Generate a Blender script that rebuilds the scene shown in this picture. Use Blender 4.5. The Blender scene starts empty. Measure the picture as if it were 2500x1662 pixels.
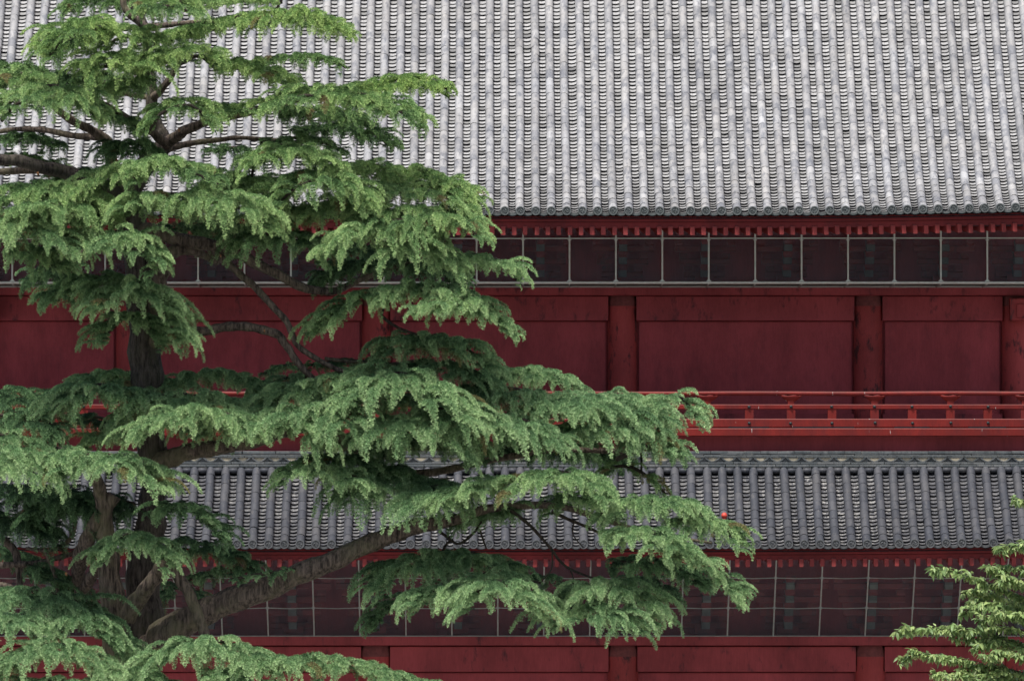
import bpy, math, random
import numpy as np
from mathutils import Vector, Matrix

random.seed(7)
rng = np.random.default_rng(11)
R = math.radians
sc = bpy.context.scene
col = sc.collection

# ------------------------------------------------------------------ camera
FPX = 18200.0                      # focal length in photograph pixels (2500 wide)
CAM = Vector((0.0, -140.0, 8.1))
PITCH = (1250 - 831) / FPX
YAW = 31 / FPX
cam_d = bpy.data.cameras.new("camera")
cam_d.sensor_width = 36.0
cam_d.lens = FPX / 2500 * 36
cam_d.clip_start = 1.0
cam_d.clip_end = 4000
cam = bpy.data.objects.new("camera", cam_d)
cam.location = CAM
cam.rotation_euler = (R(90) + PITCH, 0, -YAW)
col.objects.link(cam)
sc.camera = cam
CROT = cam.rotation_euler.to_matrix()

# ------------------------------------------------------------------ light
SUN_EL, SUN_AZ = R(66), R(-35)     # azimuth from the camera side (-Y), negative = left
world = bpy.data.worlds.new("World")
sc.world = world
world.use_nodes = True
wn = world.node_tree.nodes
bg = wn["Background"]
sky = wn.new("ShaderNodeTexSky")
sky.sky_type = 'NISHITA'
sky.sun_disc = False
sky.sun_elevation = SUN_EL
sky.sun_rotation = R(180) + SUN_AZ
sky.air_density = 1.0
sky.dust_density = 3.0
sky.ozone_density = 0.6
world.node_tree.links.new(sky.outputs[0], bg.inputs[0])
bg.inputs[1].default_value = 0.062
sun_d = bpy.data.lights.new("sun", 'SUN')
sun_d.energy = 2.7
sun_d.angle = R(10)
sun_d.color = (1.0, 0.965, 0.92)
sun = bpy.data.objects.new("sun", sun_d)
sdir = Vector((math.sin(SUN_AZ) * math.cos(SUN_EL), -math.cos(SUN_AZ) * math.cos(SUN_EL), math.sin(SUN_EL)))
sun.rotation_euler = sdir.to_track_quat('Z', 'Y').to_euler()
sun.location = (0, -60, 60)
col.objects.link(sun)

vs = sc.view_settings
vs.view_transform = 'Standard'
vs.look = 'None'
vs.gamma = 1.0
vs.use_curve_mapping = False
vs.exposure = 1.15
sc.render.engine = 'CYCLES'
sc.cycles.use_denoising = True
sc.cycles.use_adaptive_sampling = True
sc.cycles.adaptive_threshold = 0.025
sc.cycles.max_bounces = 4
sc.cycles.diffuse_bounces = 3
sc.cycles.glossy_bounces = 2
sc.cycles.transparent_max_bounces = 8

# ------------------------------------------------------------------ layout helpers
def P(px, py, Y):
    """point at depth Y that the photograph shows at pixel (px, py) of 2500 x 1662"""
    d = CROT @ Vector(((px - 1250) / FPX, (831 - py) / FPX, -1.0))
    t = (Y - CAM.y) / d.y
    return CAM + d * t
K = 2500 / 2359.0
def D(x, y, Y):
    return P(x * K, y * K, Y)
def Z(py, Y):
    return P(1219, py, Y).z
def X(px, Y):
    return P(px, 900, Y).x

# ------------------------------------------------------------------ mesh helpers
class MB:
    def __init__(s):
        s.v = []; s.f = []; s.m = []
    def add(s, verts, faces, mi=0):
        o = len(s.v)
        s.v.extend([tuple(p) for p in verts])
        s.f.extend([tuple(i + o for i in f) for f in faces])
        s.m.extend([mi] * len(faces))
        return s
    def box(s, x0, x1, y0, y1, z0, z1, mi=0, b=0.0):
        if b <= 0:
            v = [(x0,y0,z0),(x1,y0,z0),(x1,y1,z0),(x0,y1,z0),(x0,y0,z1),(x1,y0,z1),(x1,y1,z1),(x0,y1,z1)]
            f = [(0,3,2,1),(4,5,6,7),(0,1,5,4),(1,2,6,5),(2,3,7,6),(3,0,4,7)]
            return s.add(v, f, mi)
        # long beam along x with bevelled edges
        pr = [(y0,z0+b),(y0+b,z0),(y1-b,z0),(y1,z0+b),(y1,z1-b),(y1-b,z1),(y0+b,z1),(y0,z1-b)]
        v = [(x0,a,c) for a,c in pr] + [(x1,a,c) for a,c in pr]
        f = [(i,(i+1)%8,8+(i+1)%8,8+i)[::-1] for i in range(8)]
        f += [tuple(range(8)), tuple(range(15,7,-1))]
        return s.add(v, f, mi)
    def tube(s, pts, radii, n=8, mi=0, cap=True, jit=0.0):
        pts = [Vector(p) for p in pts]
        rings = []
        up = Vector((0.123, 0.95, 0.28))
        for i, p in enumerate(pts):
            a = pts[max(i-1,0)]; c = pts[min(i+1,len(pts)-1)]
            t = (c - a).normalized()
            u = t.cross(up)
            if u.length < 1e-3: u = t.cross(Vector((1,0,0)))
            u.normalize(); w = t.cross(u)
            r = radii[i] if hasattr(radii,'__len__') else radii
            ring = []
            for k in range(n):
                q = 2*math.pi*k/n
                rr = r * (1 + (random.uniform(-jit, jit) if jit else 0))
                ring.append(p + (u*math.cos(q) + w*math.sin(q))*rr)
            rings.append(ring)
        v = [q for ring in rings for q in ring]
        f = []
        for i in range(len(rings)-1):
            for k in range(n):
                f.append((i*n+k, i*n+(k+1)%n, (i+1)*n+(k+1)%n, (i+1)*n+k))
        if cap:
            f.append(tuple(range(n))[::-1]); f.append(tuple((len(rings)-1)*n+k for k in range(n)))
        return s.add(v, f, mi)
    def mesh(s, name, mats, smooth=False):
        me = bpy.data.meshes.new(name)
        me.from_pydata(s.v, [], s.f)
        for m in (mats if isinstance(mats,(list,tuple)) else [mats]):
            me.materials.append(m)
        me.polygons.foreach_set('material_index', s.m)
        if smooth: me.polygons.foreach_set('use_smooth', [True]*len(s.f))
        me.update()
        return me
    def build(s, name, mats, parent=None, smooth=False, auto=None):
        me = s.mesh(name, mats, smooth)
        return link(name, me, parent)

def link(name, me, parent=None, mat=None):
    o = bpy.data.objects.new(name, me)
    col.objects.link(o)
    if mat is not None: o.matrix_world = mat
    if parent is not None:
        o.parent = parent
    return o

def empty(name, loc=(0,0,0)):
    o = bpy.data.objects.new(name, None)
    o.location = loc
    col.objects.link(o)
    return o

def tag(o, label=None, cat=None, group=None, kind=None):
    if label: o['label'] = label
    if cat: o['category'] = cat
    if group: o['group'] = group
    if kind: o['kind'] = kind
    return o

def np_mesh(name, verts, faces, mats, attrs=None, midx=None, smooth=False):
    """verts (N,3), faces (M,k) uniform"""
    me = bpy.data.meshes.new(name)
    n, (m, k) = len(verts), faces.shape
    me.vertices.add(n); me.loops.add(m*k); me.polygons.add(m)
    me.vertices.foreach_set('co', np.ascontiguousarray(verts, dtype=np.float32).ravel())
    me.loops.foreach_set('vertex_index', np.ascontiguousarray(faces, dtype=np.int32).ravel())
    me.polygons.foreach_set('loop_start', np.arange(0, m*k, k, dtype=np.int32))
    me.polygons.foreach_set('loop_total', np.full(m, k, dtype=np.int32))
    for mt in (mats if isinstance(mats,(list,tuple)) else [mats]): me.materials.append(mt)
    if midx is not None: me.polygons.foreach_set('material_index', np.ascontiguousarray(midx, dtype=np.int32))
    if smooth: me.polygons.foreach_set('use_smooth', np.ones(m, dtype=bool))
    for an, av in (attrs or {}).items():
        a = me.attributes.new(an, 'FLOAT', 'POINT')
        a.data.foreach_set('value', np.ascontiguousarray(av, dtype=np.float32))
    me.update(calc_edges=True)
    return me

def spline(pts, n=6):
    """Catmull-Rom through tuples of any length"""
    p = [np.array(q, float) for q in pts]
    if len(p) == 2: 
        return [p[0] + (p[1]-p[0])*t for t in np.linspace(0,1,n+1)]
    p = [2*p[0]-p[1]] + p + [2*p[-1]-p[-2]]
    out = []
    for i in range(1, len(p)-2):
        a,b,c,d = p[i-1:i+3]
        for k in range(n):
            t = k/n
            out.append(0.5*((2*b)+(-a+c)*t+(2*a-5*b+4*c-d)*t*t+(-a+3*b-3*c+d)*t**3))
    out.append(p[-2])
    return out

# ------------------------------------------------------------------ materials
class NT:
    def __init__(s, name):
        s.m = bpy.data.materials.new(name); s.m.use_nodes = True
        s.t = s.m.node_tree; s.n = s.t.nodes; s.l = s.t.links
        s.b = s.n['Principled BSDF']; s.out = s.n['Material Output']
    def node(s, ty, **kw):
        n = s.n.new(ty)
        for k, v in kw.items(): setattr(n, k, v)
        return n
    def link(s, a, b): s.l.new(a, b)
    def pos(s, scale=(1,1,1)):
        g = s.node('ShaderNodeNewGeometry'); m = s.node('ShaderNodeMapping')
        m.inputs['Scale'].default_value = scale
        s.link(g.outputs['Position'], m.inputs['Vector'])
        return m.outputs[0]
    def noise(s, vec, scale, detail=4, rough=0.6):
        n = s.node('ShaderNodeTexNoise'); n.inputs['Scale'].default_value = scale
        n.inputs['Detail'].default_value = detail; n.inputs['Roughness'].default_value = rough
        if vec is not None: s.link(vec, n.inputs['Vector'])
        return n.outputs['Fac']
    def ramp(s, fac, stops, interp='LINEAR'):
        r = s.node('ShaderNodeValToRGB'); r.color_ramp.interpolation = interp
        e = r.color_ramp.elements
        while len(e) < len(stops): e.new(0.5)
        for i, (p, c) in enumerate(stops):
            e[i].position = p
            e[i].color = (c, c, c, 1) if isinstance(c, (int, float)) else (*c, 1)
        s.link(fac, r.inputs[0])
        return r.outputs[0]
    def mix(s, fac, a, b, mode='MIX'):
        n = s.node('ShaderNodeMix'); n.data_type = 'RGBA'; n.blend_type = mode
        for sock, v in ((n.inputs[0], fac), (n.inputs[6], a), (n.inputs[7], b)):
            if isinstance(v, bpy.types.NodeSocket): s.link(v, sock)
            elif isinstance(v, (int, float)): sock.default_value = v
            else: sock.default_value = (*v, 1)
        return n.outputs[2]
    def math(s, op, a, b=0.0, clamp=False):
        n = s.node('ShaderNodeMath'); n.operation = op; n.use_clamp = clamp
        for sock, v in ((n.inputs[0], a), (n.inputs[1], b)):
            if isinstance(v, bpy.types.NodeSocket): s.link(v, sock)
            else: sock.default_value = v
        return n.outputs[0]
    def attr(s, name):
        n = s.node('ShaderNodeAttribute'); n.attribute_name = name
        return n.outputs['Fac']
    def bump(s, h, strength=0.3, dist=0.01):
        b = s.node('ShaderNodeBump'); b.inputs['Strength'].default_value = strength
        b.inputs['Distance'].default_value = dist
        s.link(h, b.inputs['Height']); s.link(b.outputs[0], s.b.inputs['Normal'])
    def done(s, color, rough=0.7, spec=0.3):
        if isinstance(color, bpy.types.NodeSocket): s.link(color, s.b.inputs['Base Color'])
        else: s.b.inputs['Base Color'].default_value = (*color, 1)
        if isinstance(rough, bpy.types.NodeSocket): s.link(rough, s.b.inputs['Roughness'])
        else: s.b.inputs['Roughness'].default_value = rough
        s.b.inputs['Specular IOR Level'].default_value = spec
        return s.m

def tile_rnd(t):
    oi = t.node('ShaderNodeObjectInfo')
    s_ = t.math('ADD', t.attr('rnd'), oi.outputs['Random'])
    w = t.node('ShaderNodeTexWhiteNoise'); w.noise_dimensions = '1D'
    t.link(t.math('MULTIPLY', s_, 91.7), w.inputs['W'])
    return w.outputs['Value'], w.outputs['Color']

def mat_cover(name, stops, patch_dark, patch_light, rough=0.6, tint=0.12, lo=0.5, hi=0.62):
    t = NT(name)
    r, rc = tile_rnd(t)
    base = t.ramp(r, stops)
    p = t.pos((1, 1, 1))
    stain = t.ramp(t.noise(t.pos((9, 4, 4)), 1.0, 5, 0.65), [(lo, 0.0), (hi, 1.0)])
    c = t.mix(t.math('MULTIPLY', stain, 0.75), base, patch_dark)
    stain2 = t.ramp(t.noise(t.pos((13, 5, 5)), 1.3, 4, 0.7), [(0.56, 0.0), (0.68, 1.0)])
    c = t.mix(t.math('MULTIPLY', stain2, 0.6), c, patch_light)
    streak = t.ramp(t.noise(t.pos((2.4, 0.22, 0.22)), 1.0, 4, 0.6), [(0.3, 0.80), (0.7, 1.15)])
    c = t.mix(1.0, c, streak, 'MULTIPLY')
    warm = t.mix(t.noise(p, 0.9, 3), (0.93, 0.97, 1.06), (1.06, 1.0, 0.93))
    c = t.mix(1.0, c, warm, 'MULTIPLY')
    fine = t.ramp(t.noise(p, 60, 3, 0.7), [(0.3, 0.82), (0.7, 1.12)])
    c = t.mix(1.0, c, fine, 'MULTIPLY')
    t.bump(t.noise(p, 45, 4, 0.7), 0.35, 0.008)
    return t.done(c, rough, 0.35)

M = {}
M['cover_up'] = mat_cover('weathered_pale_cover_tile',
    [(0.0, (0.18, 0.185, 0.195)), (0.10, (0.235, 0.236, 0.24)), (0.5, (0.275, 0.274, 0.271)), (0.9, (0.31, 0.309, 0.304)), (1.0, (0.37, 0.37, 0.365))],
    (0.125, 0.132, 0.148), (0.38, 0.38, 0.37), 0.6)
def mat_pan(name, stops, white=0.0):
    t = NT(name)
    r, rc = tile_rnd(t)
    base = t.ramp(r, stops)
    u = t.math('ABSOLUTE', t.attr('u'))
    line = t.ramp(u, [(0.02, 1.0), (0.09, 0.0)])
    oi = t.node('ShaderNodeObjectInfo')
    reach = t.ramp(t.noise(t.pos((1.5, 0.35, 0.35)), 1.0, 3), [(0.4, 0.0), (0.6, 1.0)])
    c = t.mix(t.math('MULTIPLY', t.math('MULTIPLY', line, reach), 0.55), base, (0.18, 0.18, 0.18))
    fine = t.ramp(t.noise(t.pos(), 40, 4, 0.7), [(0.3, 0.8), (0.7, 1.1)])
    c = t.mix(1.0, c, fine, 'MULTIPLY')
    if white > 0:
        big = t.ramp(t.noise(t.pos((0.35, 0.5, 0.5)), 1.0, 2), [(0.42, 0.0), (0.62, 1.0)])
        st = t.ramp(t.noise(t.pos((16, 9, 9)), 1.0, 5, 0.7), [(0.52, 0.0), (0.62, 1.0)])
        g = t.node('ShaderNodeNewGeometry'); sp = t.node('ShaderNodeSeparateXYZ')
        t.link(g.outputs['Position'], sp.inputs[0])
        c = t.mix(t.math('MULTIPLY', t.math('MULTIPLY', big, st), white), c, (0.50, 0.49, 0.46))
        sp2 = t.ramp(t.noise(t.pos((6, 6, 6)), 4.0, 2, 0.5), [(0.71, 0.0), (0.74, 1.0)])
        c = t.mix(sp2, c, (0.6, 0.6, 0.6))
    t.bump(t.noise(t.pos(), 40, 4, 0.7), 0.25, 0.006)
    return t.done(c, 0.5, 0.4)
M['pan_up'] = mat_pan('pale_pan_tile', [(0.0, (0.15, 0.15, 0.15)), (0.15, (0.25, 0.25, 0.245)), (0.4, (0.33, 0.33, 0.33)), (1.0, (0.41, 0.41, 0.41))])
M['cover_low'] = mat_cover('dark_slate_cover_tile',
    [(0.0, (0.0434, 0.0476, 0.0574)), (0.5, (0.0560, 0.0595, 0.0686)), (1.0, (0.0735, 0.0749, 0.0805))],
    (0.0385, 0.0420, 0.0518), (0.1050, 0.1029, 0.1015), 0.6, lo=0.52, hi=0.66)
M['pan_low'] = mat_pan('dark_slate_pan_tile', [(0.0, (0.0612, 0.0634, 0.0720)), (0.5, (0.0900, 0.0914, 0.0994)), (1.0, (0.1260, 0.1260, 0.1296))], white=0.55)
def plain(name, c, rough=0.7, var=0.25, scale=8, bump=0.2, spec=0.3):
    t = NT(name)
    f = t.ramp(t.noise(t.pos(), scale, 5, 0.65), [(0.25, 1 - var), (0.75, 1 + var)])
    cc = t.mix(1.0, c, f, 'MULTIPLY')
    t.bump(t.noise(t.pos(), scale * 6, 4, 0.7), bump, 0.01)
    return t.done(cc, rough, spec)
M['edge'] = plain('dark_shade_edge', (0.008, 0.009, 0.013), 0.95)  # joint dirt plus shade at the tile lips, painted near-black
M['cap'] = plain('mossy_grey_end_tile', (0.0863, 0.0975, 0.0975), 0.75, 0.35, 14)
M['cap_low'] = plain('grey_end_tile', (0.0800, 0.0840, 0.0880), 0.75, 0.35, 14)
M['ridge'] = mat_cover('slate_ridge_tile',
    [(0.0, (0.0562, 0.0675, 0.0713)), (0.5, (0.0825, 0.0938, 0.0975)), (1.0, (0.1237, 0.1312, 0.1312))],
    (0.0450, 0.0525, 0.0562), (0.1500, 0.1500, 0.1350), 0.6)
M['mortar'] = plain('buff_lime_mortar', (0.34, 0.30, 0.22), 0.9, 0.3, 12)
M['bedding'] = plain('dark_roof_bedding', (0.04, 0.042, 0.05), 0.95)

def mat_red(name, c, dark, amount=0.5, lo=0.55, hi=0.7, drips=0.0, rough=0.6, dusty=0.0):
    t = NT(name)
    big = t.ramp(t.noise(t.pos((0.7, 0.7, 0.35)), 1.3, 6, 0.68), [(0.3, 0.62), (0.7, 1.28)])
    cc = t.mix(1.0, c, big, 'MULTIPLY')
    st = t.ramp(t.noise(t.pos((2.6, 2.6, 1.1)), 1.6, 6, 0.7), [(lo, 0.0), (hi, 1.0)])
    cc = t.mix(t.math('MULTIPLY', st, amount), cc, dark)
    fine = t.ramp(t.noise(t.pos((30, 30, 3)), 1.5, 5, 0.75), [(0.3, 0.86), (0.7, 1.12)])
    cc = t.mix(1.0, cc, fine, 'MULTIPLY')
    if drips > 0:
        d = t.ramp(t.noise(t.pos((7, 7, 0.8)), 3.2, 2, 0.4), [(0.745, 0.0), (0.765, 1.0)])
        cc = t.mix(t.math('MULTIPLY', d, drips), cc, (0.62, 0.6, 0.56))
    if dusty > 0:
        g = t.node('ShaderNodeNewGeometry'); sp = t.node('ShaderNodeSeparateXYZ')
        t.link(g.outputs['Normal'], sp.inputs[0])
        up = t.ramp(sp.outputs['Z'], [(0.45, 0.0), (0.8, 1.0)])
        cc = t.mix(t.math('MULTIPLY', up, dusty), cc, (0.17, 0.13, 0.11))
    t.bump(t.noise(t.pos((12, 12, 3)), 4, 5, 0.7), 0.15, 0.008)
    return t.done(cc, rough, 0.2)
M['wall'] = mat_red('hazed_maroon_wall_paint', (0.31, 0.052, 0.062), (0.14, 0.034, 0.042), 0.45, 0.5, 0.72)  # greyed base puts the haze veil into the wall colour
M['column'] = mat_red('worn_red_column_paint', (0.30, 0.047, 0.048), (0.0213, 0.0170, 0.0204), 0.85, 0.555, 0.64)
M['beam'] = mat_red('worn_maroon_beam_paint', (0.275, 0.048, 0.056), (0.0255, 0.0170, 0.0238), 0.8, 0.56, 0.68)
M['eave'] = mat_red('dull_red_eave_board', (0.145, 0.0150, 0.0160), (0.0450, 0.0112, 0.0150), 0.4)
M['rafter'] = mat_red('red_rafter_paint', (0.215, 0.034, 0.032), (0.12, 0.026, 0.026), 0.4, dusty=0.7)
M['rail'] = mat_red('bright_vermilion_rail_paint', (0.155, 0.0135, 0.0105), (0.0864, 0.0130, 0.0137), 0.6, 0.46, 0.64, drips=0.6, dusty=0.3)
M['copper'] = plain('weathered_column_head', (0.15, 0.045, 0.045), 0.8, 0.35, 10)
M['stud'] = plain('dark_bronze_stud', (0.022, 0.03, 0.032), 0.45, 0.3, 30)
M['dark'] = plain('soffit_shadow_boards', (0.014, 0.010, 0.012), 0.9)  # near-black colour deepens the shade between the rafters
M['bracket'] = mat_red('old_red_bracket_paint', (0.20, 0.045, 0.045), (0.06, 0.05, 0.055), 0.6, 0.52, 0.64)
M['bracket_green'] = plain('faded_green_bracket_paint', (0.10, 0.115, 0.11), 0.8, 0.3, 6)
M['steel'] = plain('grey_painted_steel', (0.50, 0.52, 0.48), 0.5, 0.2, 12, 0.1, 0.4)
M['steel_low'] = plain('dull_grey_steel', (0.30, 0.30, 0.285), 0.5, 0.2, 12, 0.1, 0.4)
def mat_net(name, c, op):
    t = NT(name)
    tr = t.node('ShaderNodeBsdfTransparent'); mx = t.node('ShaderNodeMixShader')
    mx.inputs[0].default_value = op
    t.b.inputs['Base Color'].default_value = (*c, 1); t.b.inputs['Roughness'].default_value = 0.8
    t.link(tr.outputs[0], mx.inputs[1]); t.link(t.b.outputs[0], mx.inputs[2]); t.link(mx.outputs[0], t.out.inputs['Surface'])
    return t.m
M['net'] = mat_net('fine_dark_bird_netting', (0.07, 0.08, 0.105), 0.33)
M['tray'] = mat_net('grey_green_tray_netting', (0.10, 0.12, 0.10), 0.75)
M['stone'] = plain('granite_base', (0.3, 0.29, 0.27), 0.8)
M['ground'] = plain('pale_gravel_court', (0.28, 0.27, 0.25), 0.9, 0.2, 3)
M['red_dome'] = plain('glossy_red_plastic', (0.5, 0.05, 0.03), 0.5, 0.1, 20, 0.0, 0.5)

def mat_bark(name, a, b, moss):
    t = NT(name)
    tc = t.pos((22, 22, 3.2))
    n1 = t.noise(tc, 1.0, 6, 0.75)
    c = t.ramp(n1, [(0.38, a), (0.62, b)])
    ms = t.ramp(t.noise(t.pos(), 1.6, 5, 0.65), [(0.48, 0.0), (0.66, 1.0)])
    c = t.mix(t.math('MULTIPLY', ms, 0.7), c, moss)
    t.bump(n1, 1.0, 0.06)
    return t.done(c, 0.9, 0.15)
M['bark'] = mat_bark('cedar_bark', (0.034, 0.027, 0.024), (0.225, 0.175, 0.142), (0.185, 0.172, 0.10))
M['trunk_bark'] = mat_bark('dark_cedar_trunk_bark', (0.024, 0.020, 0.019), (0.135, 0.112, 0.098), (0.10, 0.10, 0.065))
M['twig'] = mat_bark('cedar_twig_bark', (0.0263, 0.0203, 0.0180), (0.0750, 0.0600, 0.0488), (0.0450, 0.0450, 0.0300))
M['cutwood'] = plain('orange_cut_wood', (0.26, 0.12, 0.05), 0.8, 0.3, 30)

def mat_leaf(name, inner, mid, tip, rough=0.5, trans=0.25, spec=0.3, inst=False):
    t = NT(name)
    def ia(n):
        x = t.node('ShaderNodeAttribute'); x.attribute_name = n
        if inst: x.attribute_type = 'INSTANCER'
        return x.outputs['Fac']
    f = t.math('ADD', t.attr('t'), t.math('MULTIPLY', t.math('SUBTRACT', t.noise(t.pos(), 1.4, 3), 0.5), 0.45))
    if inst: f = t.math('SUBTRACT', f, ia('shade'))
    c = t.ramp(f, [(0.05, inner), (0.5, mid), (0.95, tip)])  # inner colour and shade attribute paint in the boughs' shade
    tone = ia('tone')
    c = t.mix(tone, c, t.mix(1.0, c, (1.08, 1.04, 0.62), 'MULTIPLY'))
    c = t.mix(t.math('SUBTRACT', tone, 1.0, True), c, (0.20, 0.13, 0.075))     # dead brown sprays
    hs = t.node('ShaderNodeHueSaturation'); t.link(c, hs.inputs['Color'])
    w = t.node('ShaderNodeTexWhiteNoise'); w.noise_dimensions = '1D'
    r_ = t.attr('rnd')
    if inst: r_ = t.math('ADD', r_, ia('irnd'))
    t.link(t.math('MULTIPLY', r_, 57.3), w.inputs['W'])
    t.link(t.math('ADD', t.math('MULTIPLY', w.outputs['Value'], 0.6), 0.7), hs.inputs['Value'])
    t.done(hs.outputs[0], rough, spec)
    tl = t.node('ShaderNodeBsdfTranslucent'); t.link(hs.outputs[0], tl.inputs['Color'])
    mx = t.node('ShaderNodeMixShader'); mx.inputs[0].default_value = trans
    t.link(t.b.outputs[0], mx.inputs[1]); t.link(tl.outputs[0], mx.inputs[2]); t.link(mx.outputs[0], t.out.inputs['Surface'])
    return t.m
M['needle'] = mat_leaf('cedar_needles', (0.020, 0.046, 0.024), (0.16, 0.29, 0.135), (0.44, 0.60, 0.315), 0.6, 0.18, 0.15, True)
M['leaf'] = mat_leaf('broad_leaf', (0.09, 0.155, 0.07), (0.20, 0.30, 0.12), (0.38, 0.47, 0.20), 0.45, 0.35, 0.35)

# ------------------------------------------------------------------ ground
mb = MB(); mb.add([(-3000,-600,0),(3000,-600,0),(3000,3000,0),(-3000,3000,0)], [(0,1,2,3)])
tag(mb.build('ground', M['ground']), kind='structure')

# ================================================================== THE GATE
gate = empty('temple_gate', (0, 0, 0))
tag(gate, 'two-storey red wooden temple gate with grey tiled roofs', 'temple gate')
XE = 11.4                                                           # how far the building is carried past the frame

# ---------------------------------------------------------------- roofs
RIB = 0.2825
class Prof:
    def __init__(s, y0, z0, knots, length, lift):
        n = 600; ds = length / n
        ss = np.linspace(0, length, n + 1)
        ang = np.radians(np.interp(ss, [k[0] for k in knots], [k[1] for k in knots]))
        s.s = ss; s.a = ang
        s.y = y0 + np.concatenate([[0], np.cumsum(np.cos(ang[:-1]) * ds)])
        s.z = z0 + np.concatenate([[0], np.cumsum(np.sin(ang[:-1]) * ds)])
        s.L = length; s.lift = lift
    def at(s, q):
        return np.interp(q, s.s, s.y), np.interp(q, s.s, s.z), np.interp(q, s.s, s.a)
    def frame(s, x, q, h=0.0):
        y, z, a = s.at(q)
        dz = s.lift * max(0.0, abs(x) - 4.0) ** 2 * max(0.0, 1 - q / 6.0)
        m = Matrix(((1, 0, 0, x), (0, math.cos(a), -math.sin(a), y - math.sin(a) * h), (0, math.sin(a), math.cos(a), z + dz + math.cos(a) * h), (0, 0, 0, 1)))
        return m

def cover_geo(L=0.285, r0=0.0775, r1=0.0752, th=0.006, n=8, skirt=0.075):
    def ring(r, y):
        o = [(r, y, -skirt)]
        for k in range(n + 1):
            a = math.pi * k / n
            o.append((r * math.cos(a), y, r * math.sin(a) * 0.95))
        return o + [(-r, y, -skirt)]
    N = n + 3
    v = ring(r0, 0.0) + ring(r1, L) + ring(r0 - th, 0.0) + ring(r0, 0.0)
    f = []; mi = []
    for k in range(N - 1):
        f.append((k + 1, k, N + k, N + k + 1)); mi.append(0)
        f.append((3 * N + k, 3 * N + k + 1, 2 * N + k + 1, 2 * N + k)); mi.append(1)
    return np.array(v), np.array(f), np.array(mi), np.zeros(len(v))
def pan_geo(w=0.20, L=0.155, sag=0.036, th=0.046, n=6, lift=0.038):
    """lower edge at y=0, raised by 'lift' over the next tile; upper edge tucked under"""
    v = []; f = []; u = []
    for (y, dz) in ((0.0, lift), (L, lift - 0.040)):
        for k in range(n + 1):
            x = -w / 2 + w * k / n
            q = 2 * x / w
            v.append((x, y, -sag * (1 - q * q) + dz)); u.append(q)
    for k in range(n + 1):
        x = -w / 2 + w * k / n; q = 2 * x / w
        v.append((x, 0.0, -sag * (1 - q * q) + lift - th)); u.append(1.0)
    for k in range(n + 1):
        x = -w / 2 + w * k / n; q = 2 * x / w
        v.append((x, 0.05, -sag * (1 - q * q) + lift - th)); u.append(1.0)
    v += v[:n + 1]; u += u[:n + 1]
    N = n + 1
    for k in range(n):
        f.append((k, k + 1, N + k + 1, N + k)); 
    for k in range(n):
        f.append((2 * N + k, 2 * N + k + 1, 4 * N + k + 1, 4 * N + k))
        f.append((3 * N + k, 3 * N + k + 1, 2 * N + k + 1, 2 * N + k))
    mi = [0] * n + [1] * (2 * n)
    return np.array(v), np.array(f), np.array(mi), np.array(u)

def place_tiles(geo, mats_, frames, name, parent, own, stuff_name):
    """the first `own` frames become objects that share one mesh, the rest one joined mesh"""
    V, F, MI, U = geo
    n = len(V)
    shared = np_mesh(name, V, F, mats_, {'rnd': np.zeros(n), 'u': U}, MI, True)
    for m in frames[:own]:
        link(name, shared, parent, m)
    rest = frames[own:]
    if rest:
        A = np.array([np.array(m) for m in rest])
        W = np.einsum('mij,nj->mni', A[:, :3, :3], V) + A[:, None, :3, 3]
        Fs = (F[None] + (np.arange(len(rest)) * n)[:, None, None]).reshape(-1, F.shape[1])
        me = np_mesh(stuff_name, W.reshape(-1, 3), Fs, mats_, {'rnd': np.repeat(rng.random(len(rest)), n), 'u': np.tile(U, len(rest))}, np.tile(MI, len(rest)), True)
        tag(link(stuff_name, me, parent), kind='stuff')

def cap_mesh(name, r, mats_):
    """round eave tile: rim, sunken disc and three curling commas; faces -Y in local space"""
    b = MB(); n = 16
    prof = [(r, 0.09), (r * 1.04, 0.0), (r * 1.0, -0.012), (r * 0.80, -0.012), (r * 0.74, 0.004), (0.0, 0.004)]
    v = []; f = []
    for (q, y) in prof[:-1]:
        for k in range(n):
            a = 2 * math.pi * k / n
            v.append((q * math.cos(a), y, q * math.sin(a)))
    v.append((0, prof[-1][1], 0))
    for i in range(len(prof) - 2):
        for k in range(n):
            f.append((i * n + k, (i + 1) * n + k, (i + 1) * n + (k + 1) % n, i * n + (k + 1) % n))
    i = len(prof) - 2
    for k in range(n):
        f.append((i * n + k, len(v) - 1, i * n + (k + 1) % n))
    b.add(v, f, 0)
    for j in range(3):                                             # comma swirls, raised
        a0 = 2 * math.pi * j / 3 + 0.4
        pts = []; rad = []
        for k in range(6):
            q = k / 5; a = a0 + q * 1.9; rr = r * (0.26 + 0.34 * q)
            pts.append((rr * math.cos(a), 0.0, rr * math.sin(a))); rad.append(r * 0.17 * (1 - q) + 0.003)
        b.tube(pts, rad, 5, 0)
    return b.mesh(name, mats_, False)

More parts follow.
